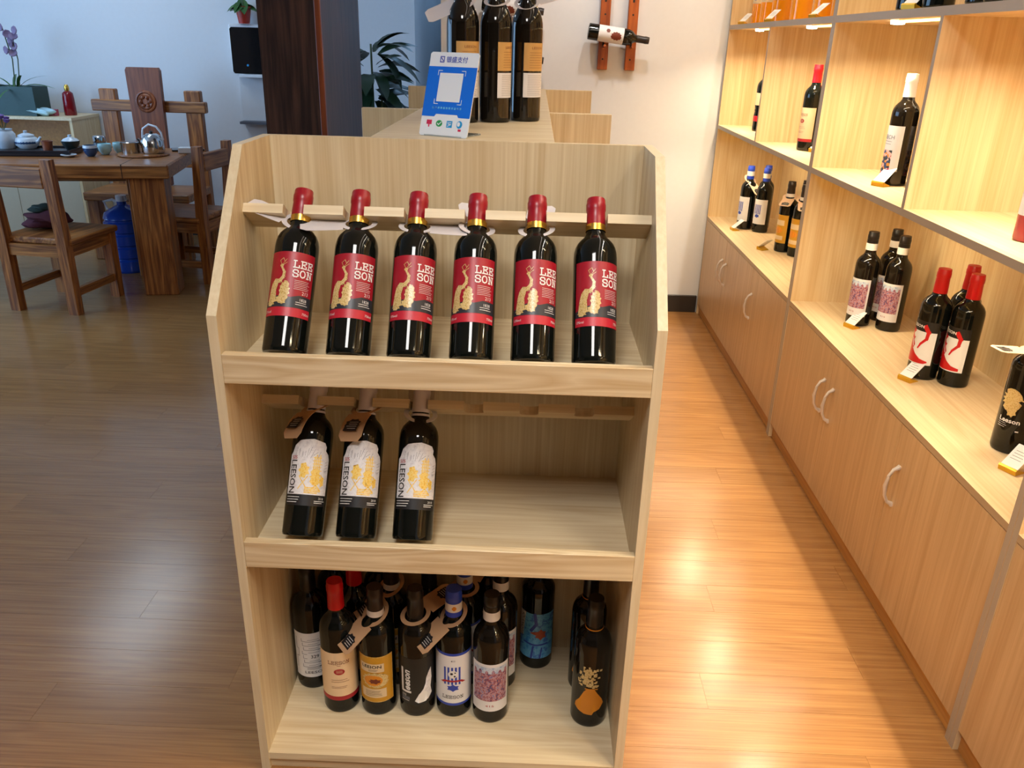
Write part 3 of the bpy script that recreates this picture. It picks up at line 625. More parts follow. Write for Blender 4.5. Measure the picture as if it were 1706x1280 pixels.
# cabinet bottles
spec('cab_peacock', RB, HB, 'bordeaux', 'glass', [('capsule', 'cap_red2', .80, 1.0)], [('label', 'lab_cream', 0, rect(-.05, .046, .13, .19), None), ('strip', 'lab_red2', 0, rect(-.05, .046, .05, .078), None), ('emblem', 'goldp', 0, jag(-.01, .105, .02, .02), None)])
spec('cab_whitecap', RB, .34, 'bordeaux', 'glass_br', [('capsule', 'cap_white', .80, 1.0)],
     [('label', 'lab_white', 0, rect(-.045, .045, .045, .185), None), ('painting', 'graf', 1, rect(-.045, .020, .030, .110), 'label'), ('lettering', 'ink_grey', 1, join(text('LEECH', .012, -.006, .15, width=.05), lines(-.03, .02, .128, .136, 2, .001)), 'label')])
spec('cab_crest', RB, HB, 'bordeaux', 'glass', [('capsule', 'cap_blue', .92, 1.0), ('foil_band', 'cap_white', .85, .922), ('foil_base', 'cap_blue', .80, .851)], [('label', 'lab_white', 0, rect(-.05, .05, .045, .175), None), ('emblem', 'ink_blue', 1, crest, 'label')])
spec('cab_gold', RB, HB, 'bordeaux', 'glass', [('capsule', 'cap_brown', .835, 1.0), ('foil_band', 'cap_white', .79, .836)], [('label', 'lab_yel', 0, rect(-.046, .046, .045, .180), None), ('panel', 'lab_pale', 1, join(rect(-.03, .03, .130, .155), rect(-.03, .03, .06, .08)), 'label'), ('emblem', 'ink_orange', 1, ellipse(0, .107, .024, .016), 'label')])
lady = join(poly([(-.050, .150), (-.040, .158), (-.020, .150), (-.014, .130), (-.020, .118), (-.012, .104), (-.018, .092), (-.004, .078), (.012, .066), (.034, .060), (.034, .052), (-.052, .050), (-.054, .100)]), stroke([(.012, .165), (.022, .150), (.020, .130), (.006, .112), (.0, .098)], .013, .004))
spec('cab_lady', .043, .336, 'bordeaux', 'glass', [('capsule', 'cap_red2', .79, 1.0)],
     [('label', 'ink_white', 0, rect(-.056, .046, .048, .150), None), ('header', 'black', 0, rect(-.056, .046, .1502, .182), 'label'), ('figure', 'cap_red2', 2, lady, 'label'), ('face', 'ink_white', 3, join(jag(-.016, .136, .009, .008, 10, .15), stroke([(-.028, .12), (-.018, .10)], .004)), 'label'), ('lettering', 'ink_white', 2, text('LEESON', .009, -.018, .165, width=.05, bold=.02), 'label')])
spec('cab_print', .043, .336, 'square', 'glass', [('capsule', 'cap_black', .80, 1.0)],
     [('print', 'goldp', 0, join(jag(-.012, .140, .020, .022, 30, .35), jag(-.004, .112, .010, .012, 14, .3), stroke([(0, .15), (.02, .143)], .003)), None), ('lettering', 'ink_white', 0, join(text('Leeson', .012, -.004, .088, width=.05, bold=.02), lines(-.03, -.005, .068, .078, 3, .0008), lines(.015, .024, .062, .062, 1, .003)), None)])
spec('rose', RB, HB, 'bordeaux', 'redglass_soft', [('capsule', 'cap_red2', .80, 1.0)], [('label', 'lab_white', 0, rect(-.04, .04, .06, .16), None)])
spec('spirit', .045, .30, 'square', 'glass_or', [('capsule', 'gold2', .80, 1.0)], [('label', 'lab_pale', 0, rect(-.045, .045, .10, .17), None), ('emblem', 'ink_blue', 1, ellipse(0, .135, .02, .02), 'label')])
spec('wallwine', RB, .33, 'bordeaux', 'glass', [('capsule', 'cap_brown', .80, 1.0)], [('label', 'lab_white', 0, rect(-.062, .062, .055, .190), None), ('emblem', 'ink_brown', 1, join(jag(.005, .150, .020, .026, 22, .15), jag(-.018, .105, .010, .010, 12, .2)), 'label')])

# ---------------------------------------------------------------- place: top shelf (leaning), middle shelf
Z1 = 0.950 + BR * math.sin(math.radians(TILT)) + 0.001; Z2 = 0.559 + BR * math.sin(math.radians(TILT)) + 0.001
ORD = ['first', 'second', 'third', 'fourth', 'fifth', 'sixth']
TOPX = [(.1135, -7, 2.2), (.2305, -3, .6), (.342, 5, .4), (.4565, -3, 0), (.569, 8, 0), (.681, 14, -.2)]
TOPM, MIDM = [], []
for i, (x, ds, lean) in enumerate(TOPX):
    mx = T(x, 0.056, Z1) @ R(lean, 'Y') @ R(-TILT, 'X'); TOPM.append(mx)
    bottle('peacock', f'red-labelled peacock wine bottle leaning on the top shelf, {ORD[i]} from the left', 'red-labelled bottles on the top shelf', 0, 0, 0, facing(x, .05) * .8 + ds, mx)
for i, (x, ds, lean) in enumerate([(.1175, -5, 2.2), (.226, -3, 1.2), (.3405, 0, .7)]):
    mx = T(x, 0.056, Z2) @ R(lean, 'Y') @ R(-TILT, 'X'); MIDM.append(mx)
    bottle('white', f'white and gold labelled wine bottle leaning on the middle shelf, {ORD[i]} from the left', 'white-labelled bottles on the middle shelf', 0, 0, 0, facing(x, .05) * .8 + ds, mx)
# bottom shelf
F3 = 0.0490
for key, lab, x, y, ds in [('maze', 'black-capped bottle with white maze label reading 329 against the rack side', .0625, .240, 4), ('cream', 'red-capped bottle with cream label on the bottom shelf', .146, .166, -4), ('yellow', 'bottle with yellow label on the bottom shelf', .236, .163, -12),
                           ('blackfig', 'all-black bottle with white diagonal figure on the bottom shelf', .327, .164, -6), ('crest', 'blue-capped bottle with striped blue crest label on the bottom shelf', .4135, .167, -3), ('city', 'bottle with red and blue city painting label, front of the bottom shelf', .5005, .153, -2),
                           ('donkey', 'bottle with bright blue painted label at the back of the bottom shelf', .608, .338, -2), ('dress', 'black bottle with orange dress print at the right of the bottom shelf', .732, .153, 2),
                           ('plain_red', 'dark bottle with red cap hidden behind the cream-labelled bottle', .166, .268, 0), ('yellow', 'bottle with yellow label hidden behind the front yellow-labelled one', .256, .262, -12), ('plain_black', 'black bottle hidden behind the all-black one', .345, .270, 0),
                           ('crest', 'blue-capped crest bottle hidden behind its twin', .430, .268, 0), ('city', 'city-label bottle standing directly behind its twin', .5165, .262, 0), ('dress', 'black orange-print bottle hidden behind its twin on the right', .730, .262, 0),
                           ('plain_black', 'black-capped bottle in the dark back left corner of the bottom shelf', .100, .335, 0), ('plain_black', 'dark bottle in the back row between the red-capped and yellow-labelled ones', .214, .340, 0), ('city', 'city-label bottle in the back row beside the blue-painted bottle', .484, .341, 0)]:
    bottle(key, lab, 'bottles on the bottom shelf', x, y, F3, facing(x, y) + ds)
# island
for i, (x, y) in enumerate([(.362, .995), (.4475, 1.028), (.530, 1.088)]):
    bottle('island', f'tan-labelled dark bottle on the island top, {["left one behind the blue sign", "middle of three", "right of three"][i]}', 'bottles on the island', x, y, 1.3105, facing(x, y) + (30, 62, 44)[i])
# cabinets
CT, SH, TS = 0.5975, 1.1135, 1.6285
for key, lab, x, y, z, sp in [
    ('cab_peacock', 'red-capped bottle half hidden by the divider of the far cabinet', 1.745, 3.19, SH, -95), ('cream', 'red-capped cream-label bottle on the far cabinet upper shelf', 1.738, 2.36, SH, -72), ('cream', 'dark bottle peeking out behind the cream-label one on the far cabinet', 1.82, 2.385, SH, -72),
    ('cab_whitecap', 'white-capped bottle with graffiti label beside a price tag on the upper shelf', 1.742, 1.44, SH, -75), ('cab_whitecap', 'white-capped bottle half hidden by the middle cabinet divider', 1.82, 1.395, SH, -75),
    ('cab_crest', 'left front blue-capped bottle on the far cabinet counter', 1.733, 3.20, CT, -68), ('cab_crest', 'right front blue-capped bottle on the far cabinet counter', 1.800, 3.125, CT, -52), ('cab_crest', 'blue-capped bottle at the back of its trio on the far counter', 1.835, 3.235, CT, -50),
    ('cab_gold', 'left front gold-labelled bottle on the far cabinet counter', 1.800, 2.675, CT, -70), ('cab_gold', 'right front gold-labelled bottle on the far cabinet counter', 1.838, 2.58, CT, -62), ('cab_gold', 'gold-labelled bottle at the back of its trio on the far counter', 1.885, 2.72, CT, -62),
    ('city', 'left city-label bottle on the middle cabinet counter', 1.762, 1.545, CT, -62), ('city', 'right city-label bottle on the middle cabinet counter', 1.850, 1.490, CT, -58), ('city', 'city-label bottle at the back of its trio on the middle counter', 1.868, 1.60, CT, -66),
    ('cab_lady', 'left red-capped bottle with red and white portrait label on the counter', 1.775, 1.035, CT, -62), ('cab_lady', 'right red-capped bottle with red and white portrait label on the counter', 1.845, .980, CT, -64), ('cab_lady', 'red-capped bottle at the back of its trio on the counter', 1.885, 1.085, CT, -64),
    ('cab_print', 'black bottle with gold sketch print at the right edge of the photo', 1.785, .545, CT, -48), ('cab_print', 'black gold-sketch bottle behind the one at the right edge', 1.872, .50, CT, -48), ('rose', 'reddish bottle on the upper shelf at the far right edge', 1.737, .602, SH, -80)]:
    bottle(key, lab, 'bottles in the wall cabinets', x, y, z, sp)
for i, (x, y) in enumerate([(1.715, 3.37), (1.715, 3.20), (1.715, 2.98), (1.71, 2.64), (1.705, 2.30), (1.70, 2.06)]):
    bottle('spirit', f'orange spirit bottle on the top shelf of the far cabinet, {ORD[i]} from the wall', 'orange bottles on the top shelf', x, y, TS, -60)
for i, (x, y) in enumerate([(1.66, 1.36), (1.66, 1.27), (1.66, 1.18), (1.66, .93), (1.66, .84), (1.66, .75)]):
    bottle('plain_black', f'dark bottle on the top shelf of the middle cabinet, {ORD[i]} from the far end', 'dark bottles on the top shelf', x, y, TS, -60)

# ------------------------------------------------------------------ neck tags, price tags, counter sign
def tag_mesh(ro=.035, ri=.0250, L=.108, w=.055, t=.0009, bend=0.0):
    bm = bmesh.new(); n = 28
    A = [[bm.verts.new((r * math.cos(2 * PI * i / n), r * math.sin(2 * PI * i / n), z)) for i in range(n)] for r, z in ((ri, 0), (ro, 0), (ro, t), (ri, t))]
    for a in range(4):
        for i in range(n): bm.faces.new((A[a][i], A[a][(i + 1) % n], A[(a + 1) % 4][(i + 1) % n], A[(a + 1) % 4][i]))
    k = 7; prev = None
    for i in range(k + 1):
        f = i / k; y = ro * .86 + (L - ro * .86) * f; hw = w / 2 * (1 if i < k else .72); z = bend * f * f
        ring = [bm.verts.new(c) for c in ((-hw, y, z), (hw, y, z), (hw, y, z + t), (-hw, y, z + t))]
        if prev:
            for q in range(4): bm.faces.new((prev[q], prev[(q + 1) % 4], ring[(q + 1) % 4], ring[q]))
        else: bm.faces.new(ring[::-1])
        prev = ring
    bm.faces.new(prev)
    return mesh_of('card', bm)
TAGS = {}
for kind, mat, bend in (('kraft', 'kraft', -.004), ('droop', 'kraft', -.03), ('white', 'card_white', .004), ('pale', 'kraft_lt', 0)):
    me = tag_mesh(bend=bend, L=.090 if kind == 'droop' else .108); me.materials.append(M[mat])
    def bent(m_):
        for v in m_.vertices: v.co.z += bend * max(0, (v.co.y - .028) / .08) ** 2
    dd = -.018 if kind == 'droop' else 0
    pr = printed('print', join(jag(0, .080 + dd, .016, .012, 16, .2), rect(-.016, .016, .082 + dd, .098 + dd)), None, .0013); pr.materials.append(M['ink_black'])
    wl_ = printed('writing', lines(-.012, .012, .076 + dd, .092 + dd, 4, .0010), None, .0016); wl_.materials.append(M['ink_white'])
    bent(pr); bent(wl_); TAGS[kind] = (me, pr, wl_)
def neck_tag(kind, label, mx, prints=True):
    e = empty('neck_tag', label, 'tag', group='paper tags on bottle necks', mx=mx); me, pr, wl_ = TAGS[kind]
    obj('card', me, None, e)
    if prints:
        q = obj('print', pr, None, e); q['kind'] = 'stuff'; obj('writing', wl_, None, q)['kind'] = 'stuff'
    return e
zt = .757 * BH
neck_tag('white', 'white paper tag sticking out left from the first red-labelled bottle', TOPM[0] @ T(0, 0, zt + .014) @ R(88, 'Z') @ R(17, 'X') @ R(-42, 'Y'), False)
neck_tag('white', 'white paper tag pointing left from the second red-labelled bottle', TOPM[1] @ T(0, 0, zt + .016) @ R(100, 'Z') @ R(-10, 'X') @ R(-40, 'Y'), False)
neck_tag('white', 'white paper tag pointing right from the third red-labelled bottle', TOPM[2] @ T(0, 0, zt + .014) @ R(-94, 'Z') @ R(-6, 'X') @ R(40, 'Y'), False)
neck_tag('white', 'white paper tag ring around the neck of the fourth red-labelled bottle', TOPM[3] @ T(0, 0, zt + .015) @ R(14, 'Z') @ R(44, 'X'), False)
neck_tag('white', 'white paper tag ring around the neck of the fifth red-labelled bottle', TOPM[4] @ T(0, 0, zt + .015) @ R(-8, 'Z') @ R(44, 'X'), False)
neck_tag('droop', 'brown kraft tag on the leftmost white-labelled bottle', MIDM[0] @ T(.002, -.002, zt + .024) @ R(142, 'Z') @ R(-34, 'X'))
neck_tag('droop', 'brown kraft tag on the middle white-labelled bottle', MIDM[1] @ T(.002, -.002, zt + .024) @ R(156, 'Z') @ R(-36, 'X'))
neck_tag('white', 'white paper tag ring on the third white-labelled bottle', MIDM[2] @ T(0, 0, zt + .015) @ R(8, 'Z') @ R(40, 'X'), False)
zb = F3 + .757 * HB
neck_tag('kraft', 'brown kraft tag hanging forward from the front yellow-labelled bottle', T(.236, .163, zb + .010) @ R(128, 'Z') @ R(-34, 'X'))
neck_tag('kraft', 'brown kraft tag hanging forward from the front blue-capped bottle', T(.4135, .167, zb + .012) @ R(124, 'Z') @ R(-32, 'X'))
neck_tag('kraft', 'brown kraft tag pointing back right from the all-black bottle', T(.327, .164, zb + .010) @ R(-48, 'Z') @ R(14, 'X'))
neck_tag('kraft', 'brown kraft tag on the hidden rear yellow-labelled bottle', T(.256, .262, zb + .014) @ R(122, 'Z') @ R(-30, 'X'))
neck_tag('kraft', 'brown kraft tag ring on the hidden rear blue-capped bottle', T(.430, .268, zb + .010) @ R(-20, 'Z') @ R(5, 'X'))
zc = CT + .757 * HB
neck_tag('pale', 'pale tag hanging between the blue-capped bottles', T(1.733, 3.20, zc + .010) @ R(-150, 'Z') @ R(-40, 'X'))
neck_tag('pale', 'pale tag pointing left from the rear gold-labelled bottle', T(1.885, 2.72, zc + .008) @ R(95, 'Z') @ R(-8, 'X'))
neck_tag('pale', 'pale tag pointing into the aisle from the left gold-labelled bottle', T(1.800, 2.675, zc + .010) @ R(150, 'Z') @ R(-16, 'X'))
neck_tag('pale', 'pale tag pointing into the aisle from the right gold-labelled bottle', T(1.838, 2.58, zc + .010) @ R(165, 'Z') @ R(-18, 'X'))
zg = CT + .75 * .336
neck_tag('pale', 'pale tag sticking out left from the bottle at the right edge', T(1.785, .545, zg + .010) @ R(98, 'Z') @ R(4, 'X'))
neck_tag('pale', 'pale tag on the rear bottle at the right edge', T(1.872, .50, zg + .012) @ R(96, 'Z') @ R(4, 'X'))
zi = 1.3105 + .70 * .42
neck_tag('white', 'white tag sticking out left from the left island bottle', T(.366, .998, zi + .008) @ R(95, 'Z') @ R(-26, 'X') @ R(-38, 'Y'), False)
neck_tag('white', 'white tag ring on the middle island bottle', T(.449, 1.028, zi + .008) @ R(-10, 'Z') @ R(24, 'X'), False)
neck_tag('white', 'white tag pointing right from the right island bottle', T(.527, 1.088, zi + .008) @ R(-75, 'Z') @ R(14, 'X') @ R(26, 'Y'), False)

PTB = mesh_of('stand', prism([(-.004, 0), (.034, 0), (.030, .004), (.004, .012), (-.002, .016), (-.006, .012)], .044, Matrix(((0, 0, 1, -.022), (1, 0, 0, 0), (0, 1, 0, 0), (0, 0, 0, 1))))); PTB.materials.append(M['tag_gold'])
_c = bmesh.new(); bx(_c, -.021, .021, 0, .066, 0, .0012); PTC = mesh_of('card', _c); PTC.materials.append(M['lab_white'])
PTP = printed('writing', lines(-.014, .014, .022, .046, 4, .0012), None, .0015); PTP.materials.append(M['ink_grey'])
def price_tag(label, x, y, z, rz):
    e = empty('price_tag', label, 'price tag', group='price tags on the wall cabinets', mx=T(x, y, z) @ R(rz, 'Z'))
    obj('stand', PTB, None, e); c = obj('card', PTC, None, e, T(0, .002, .014) @ R(38, 'X')); obj('writing', PTP, None, c)['kind'] = 'stuff'
    return e
for lab, x, y, z, rz in [('price tag in front of the blue-capped trio', 1.655, 3.135, CT, -80), ('price tag near the gold-labelled trio', 1.700, 2.70, CT, -150), ('price tag in front of the city-label trio', 1.712, 1.485, CT, -62), ('price tag in front of the red-capped trio', 1.705, .985, CT, -62),
                         ('price tag at the right edge beside the gold-sketch bottle', 1.715, .415, CT, -62), ('price tag before the white-capped bottles on the upper shelf', 1.675, 1.385, SH, -58), ('price tag beside the cream-label bottle on the far upper shelf', 1.745, 2.285, SH, -60),
                         ('price tag at the far end of the orange bottles', 1.62, 3.36, TS, -60), ('price tag before the third orange bottle', 1.62, 2.83, TS, -60), ('price tag before the last orange bottle', 1.62, 2.16, TS, -70), ('price tag before the first dark bottles on the top shelf', 1.605, 1.24, TS, -60)]:
    price_tag(lab, x, y, z, rz)

SG = empty('payment_sign', 'blue and white acrylic payment sign standing on the island top', 'sign', mx=T(.3485, .6, 1.3105) @ R(-26, 'Z') @ R(-18, 'X') @ Matrix(((1, 0, 0, 0), (0, 0, -1, 0), (0, 1, 0, 0), (0, 0, 0, 1))))
hw, hh = .064, .188       # sign plane is local XY, facing +Z
def sp(name, item, mat, off, par=None):
    me = printed(name, item, None, off); me.materials.append(M[mat]); return obj(name, me, None, par or SG)
rc = [(-hw + .004, 0), (hw - .004, 0), (hw, .004), (hw, hh - .004), (hw - .004, hh), (-hw + .004, hh), (-hw, hh - .004), (-hw, .004)]
obj('panel', prism(rc, .003, T(0, 0, -.003)), 'sign_white', SG)
sp('blue_field', poly([(-hw, .044), (-.030, .044), (-.026, .050), (.030, .050), (.034, .044), (hw, .044), (hw, .156), (-hw, .156)]), 'sign_blue', .0004)
sp('blank_square', rect(-.031, .031, .078, .142), 'sign_white', .0008)
br = join(*[join(stroke([(sx * .036, .110 + sy * .037 - sy * .010), (sx * .036, .110 + sy * .037), (sx * .026, .110 + sy * .037)], .0014)) for sx in (-1, 1) for sy in (-1, 1)])
sp('corner_marks', br, 'sign_white', .0008)['kind'] = 'stuff'
sp('lettering', join(text('银盛支付', .0135, .008, .172, width=.056, bold=.01), stroke([(-.036, .166), (-.036, .178), (-.026, .178), (-.026, .166), (-.036, .166)], .002), stroke([(-.034, .175), (-.028, .169)], .002)), 'ink_blue', .0004)['kind'] = 'stuff'
sp('small_print', join(*[rect(-.038 + i * .0072, -.0335 + i * .0072, .0615, .0662) for i in range(11)]), 'lab_blue', .0008)['kind'] = 'stuff'
sp('red_icon', join(rect(-.048, -.034, .026, .036), rect(-.0425, -.0395, .020, .026)), 'ic_red', .0004); 
g = sp('green_icon', ellipse(-.014, .029, .0085, .0075), 'ic_green', .0004); sp('tick', stroke([(-.018, .029), (-.015, .026), (-.009, .032)], .002), 'sign_white', .0008, g)
b_ = sp('blue_icon', rect(.006, .021, .021, .036), 'ic_cyan', .0004); sp('glyph', join(stroke([(.009, .032), (.018, .032)], .0015), stroke([(.009, .024), (.018, .028), (.010, .029)], .0015)), 'sign_white', .0008, b_)['kind'] = 'stuff'
c_ = sp('cyan_icon', ellipse(.040, .029, .0075, .0085), 'ic_cyan', .0004); sp('glyph', ellipse(.038, .030, .004, .005), 'sign_white', .0008, c_); sp('red_mark', rect(.038, .046, .014, .019), 'ic_red', .0004)
obj('foot', prism([(-.05, 0), (.05, 0), (.05, .003), (-.05, .003)], .09, T(0, 0, -.09) @ Matrix.Identity(4)), 'acrylic', SG, R(0, 'X') @ Matrix.Rotation(math.radians(18), 4, 'X'))

# ------------------------------------------------------------------ wall wine racks on the white wall
def wall_rack(label, xs, zb_, bottles):
    e = empty('wall_wine_rack', label, 'wine rack', (xs[0], 3.545, zb_), group='orange wooden wall wine racks')
    for x in xs:
        s_ = obj('slat', box(x - xs[0], x - xs[0] + .054, -.036, -.001, 0, 1.0, bevel=.003), 'rackwood', e)
        for z in (.065, .29, .52):
            obj('slot', box(x - xs[0] + .02, x - xs[0] + .03, -.0372, -.035, z + .05, z + .085), 'black', s_)
            obj('screw_hole', lathe([(0, 0), (.005, 0), (.005, .002), (0, .002)], 10, mx=T(x - xs[0] + .026, -.0352, z - .01) @ R(90, 'X')), 'black', s_)
    for z in bottles:
        for x in xs:
            obj('peg', tube([(x - xs[0] + .027, -.036, z - zb_ - .068), (x - xs[0] + .027, -.125, z - zb_ - .060)], .006, 8), 'rackwood', e)
    return e
wall_rack('orange wooden wall wine rack to the right of the island bottles', (.893, 1.043), 1.385, (1.57,))
wall_rack('orange wooden wall wine rack half hidden behind the island bottles', (.36, .500), 1.31, (1.69, 1.45))
def lying(label, xn, zn, spin, key='wallwine'):
    bottle(key, label, 'bottles lying in the wall racks', 0, 0, 0, spin, T(xn - .328, 3.455, zn + .040) @ R(97, 'Y'))
lying('wine bottle with grape label lying in the right wall rack', 1.157, 1.539, 0)
lying('upper wine bottle lying in the half hidden wall rack', .586, 1.666, 20)
lying('lower wine bottle lying in the half hidden wall rack', .594, 1.424, 30)

# ------------------------------------------------------------------ tea corner at the left
tx, ty = -1.575, 3.50
TB = empty('tea_table', 'thick brown wooden tea table slab on heavy plank legs', 'table', (tx, ty, 0), math.radians(10))
obj('tabletop', box(-2.0, 0, 0, .80, .718, .80, bevel=.008), 'teak_x', TB)
obj('board_joint', box(-.262, -.258, -.0008, .80, .722, .8006), 'black', TB)
for lx in (-.245, -1.95):
    obj('leg', box(lx, lx + .20, .045, .215, 0, .718, bevel=.006), 'teak_z', TB); obj('leg', box(lx - .145, lx - .005, .50, .62, 0, .718, bevel=.006), 'teak_z', TB)
obj('stretcher', box(-1.94, -.24, .545, .575, .62, .70), 'teak_x', TB)
def tl(px, py): c, s_ = math.cos(math.radians(10)), math.sin(math.radians(10)); return (tx + c * px - s_ * py, ty + s_ * px + c * py)

def chair(label, x, y, rz):
    e = empty('dining_chair', label, 'chair', (x, y, 0), math.radians(rz), group='chunky brown wooden chairs')
    for sx in (-1, 1):
        obj('back_post', prism([(-.045, 0), (.010, 0), (.012, .44), (-.012, .87), (-.058, .87), (-.044, .44)], .058, Matrix(((0, 0, 1, sx * .185 - .029), (1, 0, 0, -.19), (0, 1, 0, 0), (0, 0, 0, 1)))), 'teak_z', e)
        obj('leg', prism([(-.026, 0), (.026, 0), (.030, .395), (-.030, .395)], .056, Matrix(((0, 0, 1, sx * .185 - .028), (1, 0, 0, .185), (0, 1, 0, 0), (0, 0, 0, 1)))), 'teak_z', e)
        obj('side_stretcher', box(sx * .185 - .014, sx * .185 + .014, -.17, .165, .10, .145), 'teak_y', e)
        obj('side_apron', box(sx * .185 - .018, sx * .185 + .018, -.175, .165, .33, .395), 'teak_y', e)
    obj('seat', box(-.225, .225, -.20, .235, .396, .432, bevel=.008), 'teak_y', e)
    obj('front_apron', box(-.158, .158, .170, .198, .33, .395), 'teak_x', e); obj('rear_apron', box(-.156, .156, -.222, -.195, .33, .395), 'teak_x', e)
    obj('top_rail', box(-.156, .156, -.248, -.215, .715, .825, bevel=.006), 'teak_x', e)
    return e
chair('brown wooden chair with its back to the camera at the tea table', -2.20, 3.335, -8)
chair('brown wooden chair at the right end of the tea table, seen side-on', -1.715, 4.03, 82)
# high carved chair behind the table
HC = empty('carved_high_chair', 'high-backed brown chair with carved red splat behind the tea table', 'chair', (-2.19, 4.74, 0))
for a in (-.36, .25):
    obj('back_post', box(a, a + .115, 0, .06, 0, 1.135, bevel=.006), 'teak_z', HC); obj('leg', box(a, a + .08, -.40, -.32, 0, .42, bevel=.005), 'teak_z', HC)
obj('cross_rail', box(-.42, .40, -.012, .045, .985, 1.062, bevel=.006), 'teak_x', HC)
obj('seat', box(-.37, .37, -.42, -.002, .42, .475, bevel=.006), 'teak_x', HC)
obj('lower_rail', box(-.25, .25, .012, .05, .60, .68), 'teak_x', HC)
spl = obj('splat', prism([(-.105, .48), (.105, .48), (.120, 1.265), (.108, 1.285), (-.108, 1.285), (-.120, 1.265)], .04, Matrix(((1, 0, 0, 0), (0, 0, 1, -.055), (0, 1, 0, 0), (0, 0, 0, 1)))), 'splat', HC)
obj('carved_roundel', lathe([(.0, .012), (.018, .012), (.026, .004), (.034, .010), (.046, .012), (.056, .004), (.062, .010), (.070, .008), (.076, 0)], 28, mx=T(0, -.055, 1.06) @ R(90, 'X')), 'splat', spl)
for k in range(6): obj('carved_petal', lathe([(0, .016), (.010, .012), (.014, 0)], 10, mx=T(.032 * math.cos(k * PI / 3), -.062, 1.06 + .032 * math.sin(k * PI / 3)) @ R(90, 'X')), 'splat', spl)

# low light-wood cabinet against the far wall
SCB = empty('side_cabinet', 'low pale wooden cabinet with open niche against the far wall', 'cabinet', (-2.80, 4.78, 0))
obj('side_panel', box(-.02, 0, 0, .40, 0, .905), 'cab_v', SCB); obj('side_panel', box(-1.0, -.98, 0, .40, 0, .905), 'cab_v', SCB)
obj('top_board', box(-1.0, .004, -.008, .40, .905, .925), 'cab_h', SCB); obj('back_panel', box(-.98, -.02, .385, .40, .02, .905), 'kick', SCB)  # darker wood on the back panel stands in for shade inside the niche
obj('shelf', box(-.98, -.02, 0, .385, .585, .605), 'cab_h', SCB)
for a in (-.98, -.50): obj('door', box(a + .002, a + .478, .001, .019, .02, .583), 'cabcream', SCB)

# planter box with plant and flowers
LEAF = {}
def leaf_mesh(L, w, droop, key):
    if key in LEAF: return LEAF[key]
    bm = bmesh.new(); n = 6; rows = []
    for i in range(n + 1):
        f = i / n; hw_ = w / 2 * math.sin(PI * min(1, f * .93 + .07)) ** .8; x = L * f * (1 - .18 * droop * f); z = -droop * L * f * f * .8
        rows.append([bm.verts.new((x, -hw_, z + .18 * hw_)), bm.verts.new((x, 0, z)), bm.verts.new((x, hw_, z + .18 * hw_))])
    for a, b in zip(rows, rows[1:]):
        for q in (0, 1): bm.faces.new((a[q], a[q + 1], b[q + 1], b[q]))
    me = mesh_of('leaf', bm, True); LEAF[key] = me; return me
def plant(name, label, x, y, z, pot, stems, leaves, mat, stem_r=.007):
    e = empty(name, label, 'plant', (x, y, z))
    if pot: obj('pot', lathe(pot[0], 24), pot[1], e); obj('soil', lathe([(0, 0), (pot[0][-2][0] * .9, 0)], 20, mx=T(0, 0, pot[0][-2][1] * .9)), 'black', e)
    for s_ in stems: obj('stem', tube(s_, stem_r, 6), 'stem', e)
    for (px, py, pz, yaw, pitch, roll, key, sc) in leaves:
        me = LEAF[key]
        if not me.materials: me.materials.append(M[mat])
        obj('leaf', me, None, e, T(px, py, pz) @ R(yaw, 'Z') @ R(pitch, 'Y') @ R(roll, 'X') @ Matrix.Scale(sc, 4))
    return e
leaf_mesh(.27, .085, .6, 'big'); leaf_mesh(.21, .08, .4, 'mid'); leaf_mesh(.14, .07, .4, 'heart'); leaf_mesh(.34, .030, .55, 'strap')
rnd = random.Random(11)
POT = [(0, 0), (.10, 0), (.13, .26), (.135, .28), (.12, .28), (0, .25)]
lv = []
for k in range(64):
    z = .90 + rnd.random() * .58; a = rnd.random() * 360; r = .05
    lv.append((r * math.cos(math.radians(a)), r * math.sin(math.radians(a)), z, a, -25 + 70 * rnd.random() - (z - 1.0) * 40, rnd.uniform(-25, 25), rnd.choice(['big', 'mid']), rnd.uniform(.95, 1.3)))
plant('potted_rubber_plant', 'tall dark-leaved potted plant standing behind the walnut pillar', -.50, 4.25, 0, (POT, 'pot_dark'), [[(0, 0, .24), (.01, 0, .8), (0, .01, 1.48)], [(.03, .02, .24), (.05, .03, .8), (.06, .02, 1.2)]], lv, 'leaf')
lv = [(0, 0, .10 + .02 * (k % 4), k * 47 + 150, -10 + 14 * (k % 4), rnd.uniform(-30, 30), 'heart', rnd.uniform(.7, 1.0)) for k in range(15)]
plant('potted_ivy', 'small green plant in a red pot on top of the wall dispenser', -1.575, 5.10, 1.587, ([(0, 0), (.038, 0), (.055, .10), (.058, .115), (.05, .115), (0, .10)], 'pot_red'), [[(0, 0, .1), (.0, 0, .17)]], lv, 'leaf2', .004)
GB = empty('planter_box', 'dark green lacquered planter box on the side cabinet', 'planter', (-3.22, 4.92, .9255))
bm = bmesh.new(); bx(bm, -.20, .15, -.10, -.085, 0, .20); bx(bm, -.20, .15, .085, .10, 0, .20); bx(bm, -.20, -.185, -.085, .085, 0, .20); bx(bm, .135, .15, -.085, .085, 0, .20); bx(bm, -.185, .135, -.085, .085, 0, .012)
obj('box', bm, 'greenbox', GB); obj('soil', box(-.185, .135, -.085, .085, .012, .18), 'black', GB)
lv = [(.02 * math.cos(k), .02 * math.sin(k), .0, k * 51 + 8, -48 + 22 * (k % 3), rnd.uniform(-20, 20), 'strap', rnd.uniform(.55, .8)) for k in range(12)]
